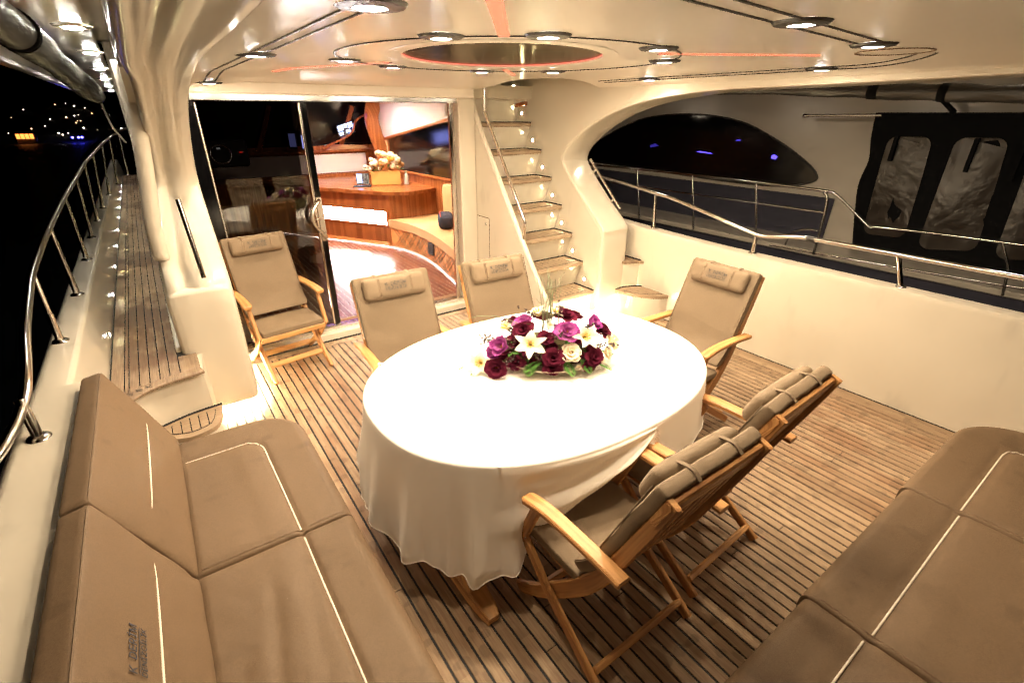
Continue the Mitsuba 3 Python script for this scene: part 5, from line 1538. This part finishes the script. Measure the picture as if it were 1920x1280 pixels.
def lily(pos, n, size=0.082, roll=0.0, label=None):
    k = obj('lily', merge3(place(petal(0.03, 0.006, 0.1, 0.2), np.asarray(pos) - 0.0 * np.asarray(n), n)), 'leaf', fa, True, label=label)
    for i in range(6):
        p = petal(size * (1.0 if i % 2 else 1.06), size * (0.25 if i % 2 else 0.19), 0.30, 1.75 + 0.15 * (i % 3), 0.25, 10, 5, 1.0, 0.05, i)
        obj('petal', place(p, pos, n, roll + i * PI / 3), 'lily', k, True)
    st = []
    for i in range(6):
        a = i * PI / 3 + 0.4
        pts = np.array([[0, 0, 0.01], [0.008 * math.cos(a), 0.008 * math.sin(a), 0.03], [0.016 * math.cos(a), 0.016 * math.sin(a), 0.048]])
        st.append(tube(np.asarray(pos) + pts @ frame(n, (1, .2, .1)).T, np.array([0.0012, 0.0012, 0.0034]), 6))
    m = join(*st)
    m.vertices = W(m.vertices)
    obj('stamens', m, 'stamen', k, True)
    return k


def bloom(pos, n, size, mat, rings, seed, name, centre='stamen'):
    g = np.random.default_rng(seed)
    ps = []
    for cnt, L, w, f0, f1, cup in rings:
        o = g.uniform(0, 6)
        for i in range(cnt):
            p = petal(size * L * g.uniform(.9, 1.1), size * w * g.uniform(.9, 1.1), f0 + g.uniform(-.1, .1), f1 + g.uniform(-.15, .15), cup, 8, 5, 0.8, 0.08, g.uniform(0, 6))
            ps.append(place(p, pos, n, o + i * 2 * PI / cnt + g.uniform(-.15, .15)))
    k = obj(name, merge3(*ps), mat, fa, True)
    if centre:
        st = []
        for i in range(9):
            a = i * 2.4
            r = 0.10 * size * math.sqrt(i + 1) / 1.6
            d = np.array([r * math.cos(a), r * math.sin(a), size * 0.34])
            st.append(tube(np.asarray(pos) + np.array([[0, 0, 0.01], d]) @ frame(n, (1, .2, .1)).T, np.array([0.0012, 0.003]), 5))
        m = join(*st)
        m.vertices = W(m.vertices)
        obj('stamens', m, centre, k, True)
    return k


PEONY = [(6, 1.0, 0.46, 0.75, 1.45, .25), (6, 0.9, 0.42, 0.45, 1.0, .35), (5, 0.72, 0.36, 0.2, 0.55, .5)]
TULIP = [(4, 1.05, 0.46, 0.65, 0.9, .5), (5, 0.95, 0.42, 0.45, 0.35, .6)]
ROSE = [(6, 0.95, 0.42, 0.85, 1.65, .3), (5, 0.85, 0.40, 0.5, 1.1, .4), (4, 0.7, 0.34, 0.25, 0.55, .55), (3, 0.5, 0.26, 0.1, 0.1, .7)]


def outn(p, up=0.35):
    q = np.array([p[0] / 0.09, p[1] / 0.04, (p[2] + 0.02) / 0.0729]) * [1, 1, 1]
    q = np.array([p[0] * 11.1, p[1] * 25, p[2] * 13.7])
    q = q / np.linalg.norm(q)
    q[2] += up
    return q / np.linalg.norm(q)


# foam, moss and bowl
q = trimesh.creation.icosphere(4, 1.0)
q.vertices = q.vertices * [0.215, 0.115, 0.118] * (0.82 + 0.36 * meshkit.fbm(q.vertices * 5, 3, 1)[:, None]) + [0, 0.01, 0.04]
q.vertices[:, 2] = np.maximum(q.vertices[:, 2], 0.012)
q.vertices = W(q.vertices)
obj('foliage_base', q, 'moss', fa, True)
bw = lathe([(0.0, 0.002), (0.07, 0.003), (0.12, 0.014), (0.165, 0.042), (0.172, 0.050), (0.166, 0.052), (0.12, 0.03), (0.0, 0.02)], 40)
bw.vertices = W(bw.vertices * [1.15, 0.95, 1] + [0.02, -0.05, 0])
obj('bowl', bw, 'bowl', fa, 40)

T0 = (-0.2, -0.8, 0.62)
lily((-0.070, -0.130, 0.175), (-0.05, -0.80, 0.55), 0.106, 0.25, 'large open white lily facing the viewer at the middle')
lily((0.165, -0.085, 0.200), (0.35, -0.65, 0.45), 0.098, 0.9)
lily((-0.292, -0.095, 0.040), (-0.25, -0.75, 0.40), 0.102, 0.1)
lily((-0.026, 0.03, 0.275), (-0.35, 0.05, 0.95), 0.078, 0.5)
lily((0.034, 0.03, 0.275), (0.35, 0.0, 0.95), 0.078, 0.0)
lily((-0.160, -0.01, 0.215), (-0.75, -0.2, 0.5), 0.070, 0.3)
bloom((0.105, -0.145, 0.135), (0.1, -0.75, 0.5), 0.066, 'ivory', ROSE, 1, 'white_rose')
bloom((0.300, -0.01, 0.130), (0.8, -0.35, 0.45), 0.070, 'ivory', ROSE, 2, 'white_rose')
bloom((0.275, -0.055, 0.085), (0.75, -0.5, 0.3), 0.050, 'ivory', PEONY, 31, 'white_rose')
for i, (p, n, s) in enumerate([((-0.185, -0.105, 0.150), (-0.45, -0.65, 0.45), 0.074), ((0.090, -0.085, 0.222), (0.1, -0.55, 0.7), 0.078), ((0.205, 0.00, 0.225), (0.55, -0.3, 0.7), 0.070), ((-0.090, 0.0, 0.240), (-0.45, -0.3, 0.75), 0.064), ((-0.215, -0.085, 0.105), (-0.5, -0.6, 0.2), 0.060)]):
    bloom(p, n, s, 'magenta', PEONY if i % 2 else TULIP + PEONY[1:2], 10 + i, 'purple_tulip')
for i, (p, n, s) in enumerate([((-0.215, -0.150, 0.045), (-0.25, -0.8, 0.35), 0.072), ((0.030, -0.165, 0.120), (0.0, -0.85, 0.4), 0.066), ((0.025, -0.165, 0.065), (0.1, -0.9, 0.3), 0.060), ((0.205, -0.125, 0.100), (0.5, -0.7, 0.4), 0.070), ((0.185, -0.14, 0.055), (0.45, -0.8, 0.2), 0.050),
                                   ((0.090, 0.03, 0.265), (0.25, -0.2, 0.95), 0.074), ((-0.090, -0.065, 0.225), (-0.4, -0.55, 0.65), 0.068), ((0.255, 0.01, 0.190), (0.7, -0.3, 0.55), 0.068), ((0.0, -0.11, 0.20), (0, -.6, .7), 0.05), ((-0.13, -0.12, 0.06), (-0.2, -0.85, 0.3), 0.055), ((0.13, 0.10, 0.22), (0.3, .5, .7), 0.07), ((-0.15, 0.10, 0.18), (-0.4, .6, .5), 0.07), ((0.0, 0.13, 0.2), (0, .7, .6), 0.07)]):
    bloom(p, n, s, 'burgundy', ROSE if i % 2 else PEONY, 40 + i, 'burgundy_flower', 'stamen' if i in (0,) else None)
# fern leaves


def fern(base, d, L, w, name='fern'):
    d = np.asarray(d, float) / np.linalg.norm(d)
    side = np.cross(d, [0, 0, 1.0])
    side /= np.linalg.norm(side)
    V, F, U = [], [], []
    o = 0
    for k in range(13):
        s = (k + 0.5) / 13
        c = np.asarray(base) + d * L * s - np.array([0, 0, 0.35]) * L * s * s
        wl = w * math.sin(PI * min(1, s * 0.85 + 0.15)) ** 0.7
        for sg in (-1, 1):
            e = c + sg * side * wl + d * wl * 0.75 - np.array([0, 0, 0.25]) * wl
            m = (c + e) / 2
            t = d * 0.0052
            V += [c, m + t + [0, 0, .002], e, m - t + [0, 0, .002]]
            F += [[o, o + 1, o + 2], [o, o + 2, o + 3]]
            U += [(s, 0), (0.4, 0), (0.9, 0), (0.1, 0)]
            o += 4
    obj(name, (W(np.array(V)), np.array(F), np.array(U)), 'leaf', fa, False)


fern((-0.02, -0.155, 0.090), (-0.75, -0.55, -0.05), 0.100, 0.030)
fern((-0.05, -0.150, 0.080), (-0.35, -0.85, -0.15), 0.090, 0.028)
fern((0.085, -0.155, 0.088), (0.35, -0.75, -0.25), 0.085, 0.028)
fern((0.165, -0.125, 0.085), (0.35, -0.8, -0.2), 0.085, 0.026)
fern((-0.27, -0.07, 0.055), (-0.95, -0.25, -0.05), 0.145, 0.026)
fern((-0.25, -0.11, 0.04), (-0.9, -0.5, -0.05), 0.11, 0.022)
fern((0.22, -0.10, 0.06), (0.9, -0.4, -0.1), 0.10, 0.024)
fern((0.24, 0.0, 0.08), (0.9, -0.1, 0.0), 0.10, 0.026)
fern((-0.06, -0.04, 0.22), (-0.2, -0.3, 0.9), 0.09, 0.022)
# sprigs of dark berries
g = np.random.default_rng(5)
for i, (b, d) in enumerate([((-0.19, -0.07, 0.16), (-0.75, -0.05, 0.35)), ((-0.19, -0.05, 0.14), (-0.9, 0.1, 0.12)), ((-0.03, 0.0, 0.27), (-0.55, 0.0, 0.55)), ((0.16, -0.03, 0.22), (0.5, -0.3, 0.45)), ((0.22, -0.06, 0.15), (0.7, -0.5, 0.1)), ((0.02, -0.10, 0.20), (0.3, -0.5, 0.5)), ((-0.01, -0.12, 0.14), (-0.6, -0.6, 0.1)), ((0.06, 0.02, 0.26), (0.1, -0.2, 0.8)), ((-0.12, -0.10, 0.10), (-0.5, -0.8, 0.0))]):
    d = np.asarray(d) / np.linalg.norm(d)
    ms = [tube(np.array([b, np.asarray(b) + d * 0.10]), 0.0012, 5)]
    for k in range(16):
        s_ = trimesh.creation.icosphere(1, 0.0042 + 0.0018 * g.random())
        s_.apply_translation(np.asarray(b) + d * g.uniform(0.03, 0.11) + g.normal(0, 0.009, 3))
        ms.append(s_)
    m = join(*ms)
    m.vertices = W(m.vertices)
    obj('berry_sprig', m, 'berry', fa, True)
for i in range(26):
    t, u = g.uniform(PI * 0.95, PI * 2.05), g.uniform(0.15, 0.95)
    b = np.array([0.22 * math.cos(t) * math.sqrt(1 - u * u), 0.125 * math.sin(t) * math.sqrt(1 - u * u), 0.04 + 0.17 * u])
    d = outn(b, 0.1) + g.normal(0, 0.35, 3)
    d /= np.linalg.norm(d)
    ms = []
    for k in range(20):
        s_ = trimesh.creation.icosphere(1, 0.0045 + 0.0030 * g.random())
        s_.apply_translation(b + d * g.uniform(-0.005, 0.05) + g.normal(0, 0.011, 3))
        ms.append(s_)
    m = join(*ms)
    m.vertices = W(m.vertices)
    obj('heather_sprig', m, ('berry', 'heather', 'moss')[i % 3], fa, True)
for i in range(34):
    t, u = g.uniform(PI * 0.9, PI * 2.1), g.uniform(0.05, 0.95)
    b = np.array([0.22 * math.cos(t) * math.sqrt(1 - u * u), 0.125 * math.sin(t) * math.sqrt(1 - u * u), 0.035 + 0.165 * u])
    d = outn(b, 0.2) + g.normal(0, 0.5, 3)
    obj('small_leaf', place(petal(g.uniform(0.045, 0.075), g.uniform(0.010, 0.016), 0.5, 1.5, 0.2, 7, 3), b, d / np.linalg.norm(d), g.uniform(0, 6)), ('leaf', 'leaf', 'burgundy')[i % 3], fa, True)
for i in range(26):
    t, u = g.uniform(PI * 0.95, PI * 2.05), g.uniform(0.1, 0.97)
    b = np.array([0.225 * math.cos(t) * math.sqrt(1 - u * u), 0.13 * math.sin(t) * math.sqrt(1 - u * u), 0.04 + 0.18 * u])
    bloom(b, outn(b, 0.15) + g.normal(0, 0.2, 3), g.uniform(0.030, 0.046), ('burgundy', 'magenta', 'burgundy')[i % 3], (PEONY, ROSE, TULIP)[i % 3][:2], 200 + i, 'small_blossom', None)
# small white filler blossoms
for i, p in enumerate([(0.045, -0.175, 0.10), (0.052, -0.172, 0.085), (0.036, -0.170, 0.083), (0.15, -0.155, 0.05), (0.10, -0.165, 0.035), (0.26, -0.10, 0.06), (0.02, -0.03, 0.245)]):
    bloom(p, (0.1, -0.8, 0.4), 0.022, 'ivory', PEONY[:2], 70 + i, 'small_blossom', None)
# long thin grasses
GR = []
for i in range(15):
    a = g.uniform(-0.35, 0.35)
    L = g.uniform(0.26, 0.42)
    c = g.uniform(-0.12, 0.16)
    b = np.array([0.01 + 0.02 * g.normal(), 0.01 + 0.02 * g.normal(), 0.21])
    pts = np.array([b + [0.10 * a * s + c * s * s * 0.35, 0.05 * g.normal() * s * s, L * s * (1 - 0.12 * s * s)] for s in np.linspace(0, 1, 9)])
    GR.append((pts, np.linspace(0.0026, 0.0011, 9)))
for sx, zz_, L in ((-1, 0.11, 0.26), (-1, 0.09, 0.22), (-1, 0.13, 0.30), (-1, 0.06, 0.20), (-1, 0.24, 0.24), (-1, 0.26, 0.30)):
    b = np.array([-0.12, -0.04, zz_])
    sag = 0.10 if zz_ < 0.2 else 0.13
    up_ = 0.05 if zz_ < 0.2 else 0.22
    pts = np.array([b + [sx * L * s, -0.03 * s + 0.05 * g.normal() * s * 0.3, up_ * s - (sag + up_ * 0.4) * s * s] for s in np.linspace(0, 1, 12)])
    pts[:, 2] = np.maximum(pts[:, 2], 0.004)
    GR.append((pts, np.linspace(0.0022, 0.0010, 12)))
for pts, r in GR:
    obj('grass_stem', tube(W(pts), r, 5), 'grass_blade', fa, True)
# white feather fringe round the foot
V, F = [], []
for i in range(900):
    a = g.uniform(0, 2 * PI)
    rx, ry = g.uniform(0.85, 1.08), g.uniform(0.85, 1.08)
    b = np.array([0.02 + 0.27 * math.cos(a) * rx, -0.02 + 0.165 * math.sin(a) * ry, 0.003])
    d = np.array([math.cos(a) + g.normal() * .6, math.sin(a) + g.normal() * .6, abs(g.normal()) * .35])
    d /= np.linalg.norm(d)
    L = g.uniform(0.02, 0.05)
    s = np.cross(d, [0, 0, 1.0])
    s = s / np.linalg.norm(s) * 0.0016
    o = len(V)
    V += [b - s, b + s, b + d * L]
    F.append([o, o + 1, o + 2])
obj('feather_fringe', tm((W(np.array(V)), np.array(F))), 'feather', fa, False)
labels[fa + '__feather_fringe'] = {'kind': 'stuff'}
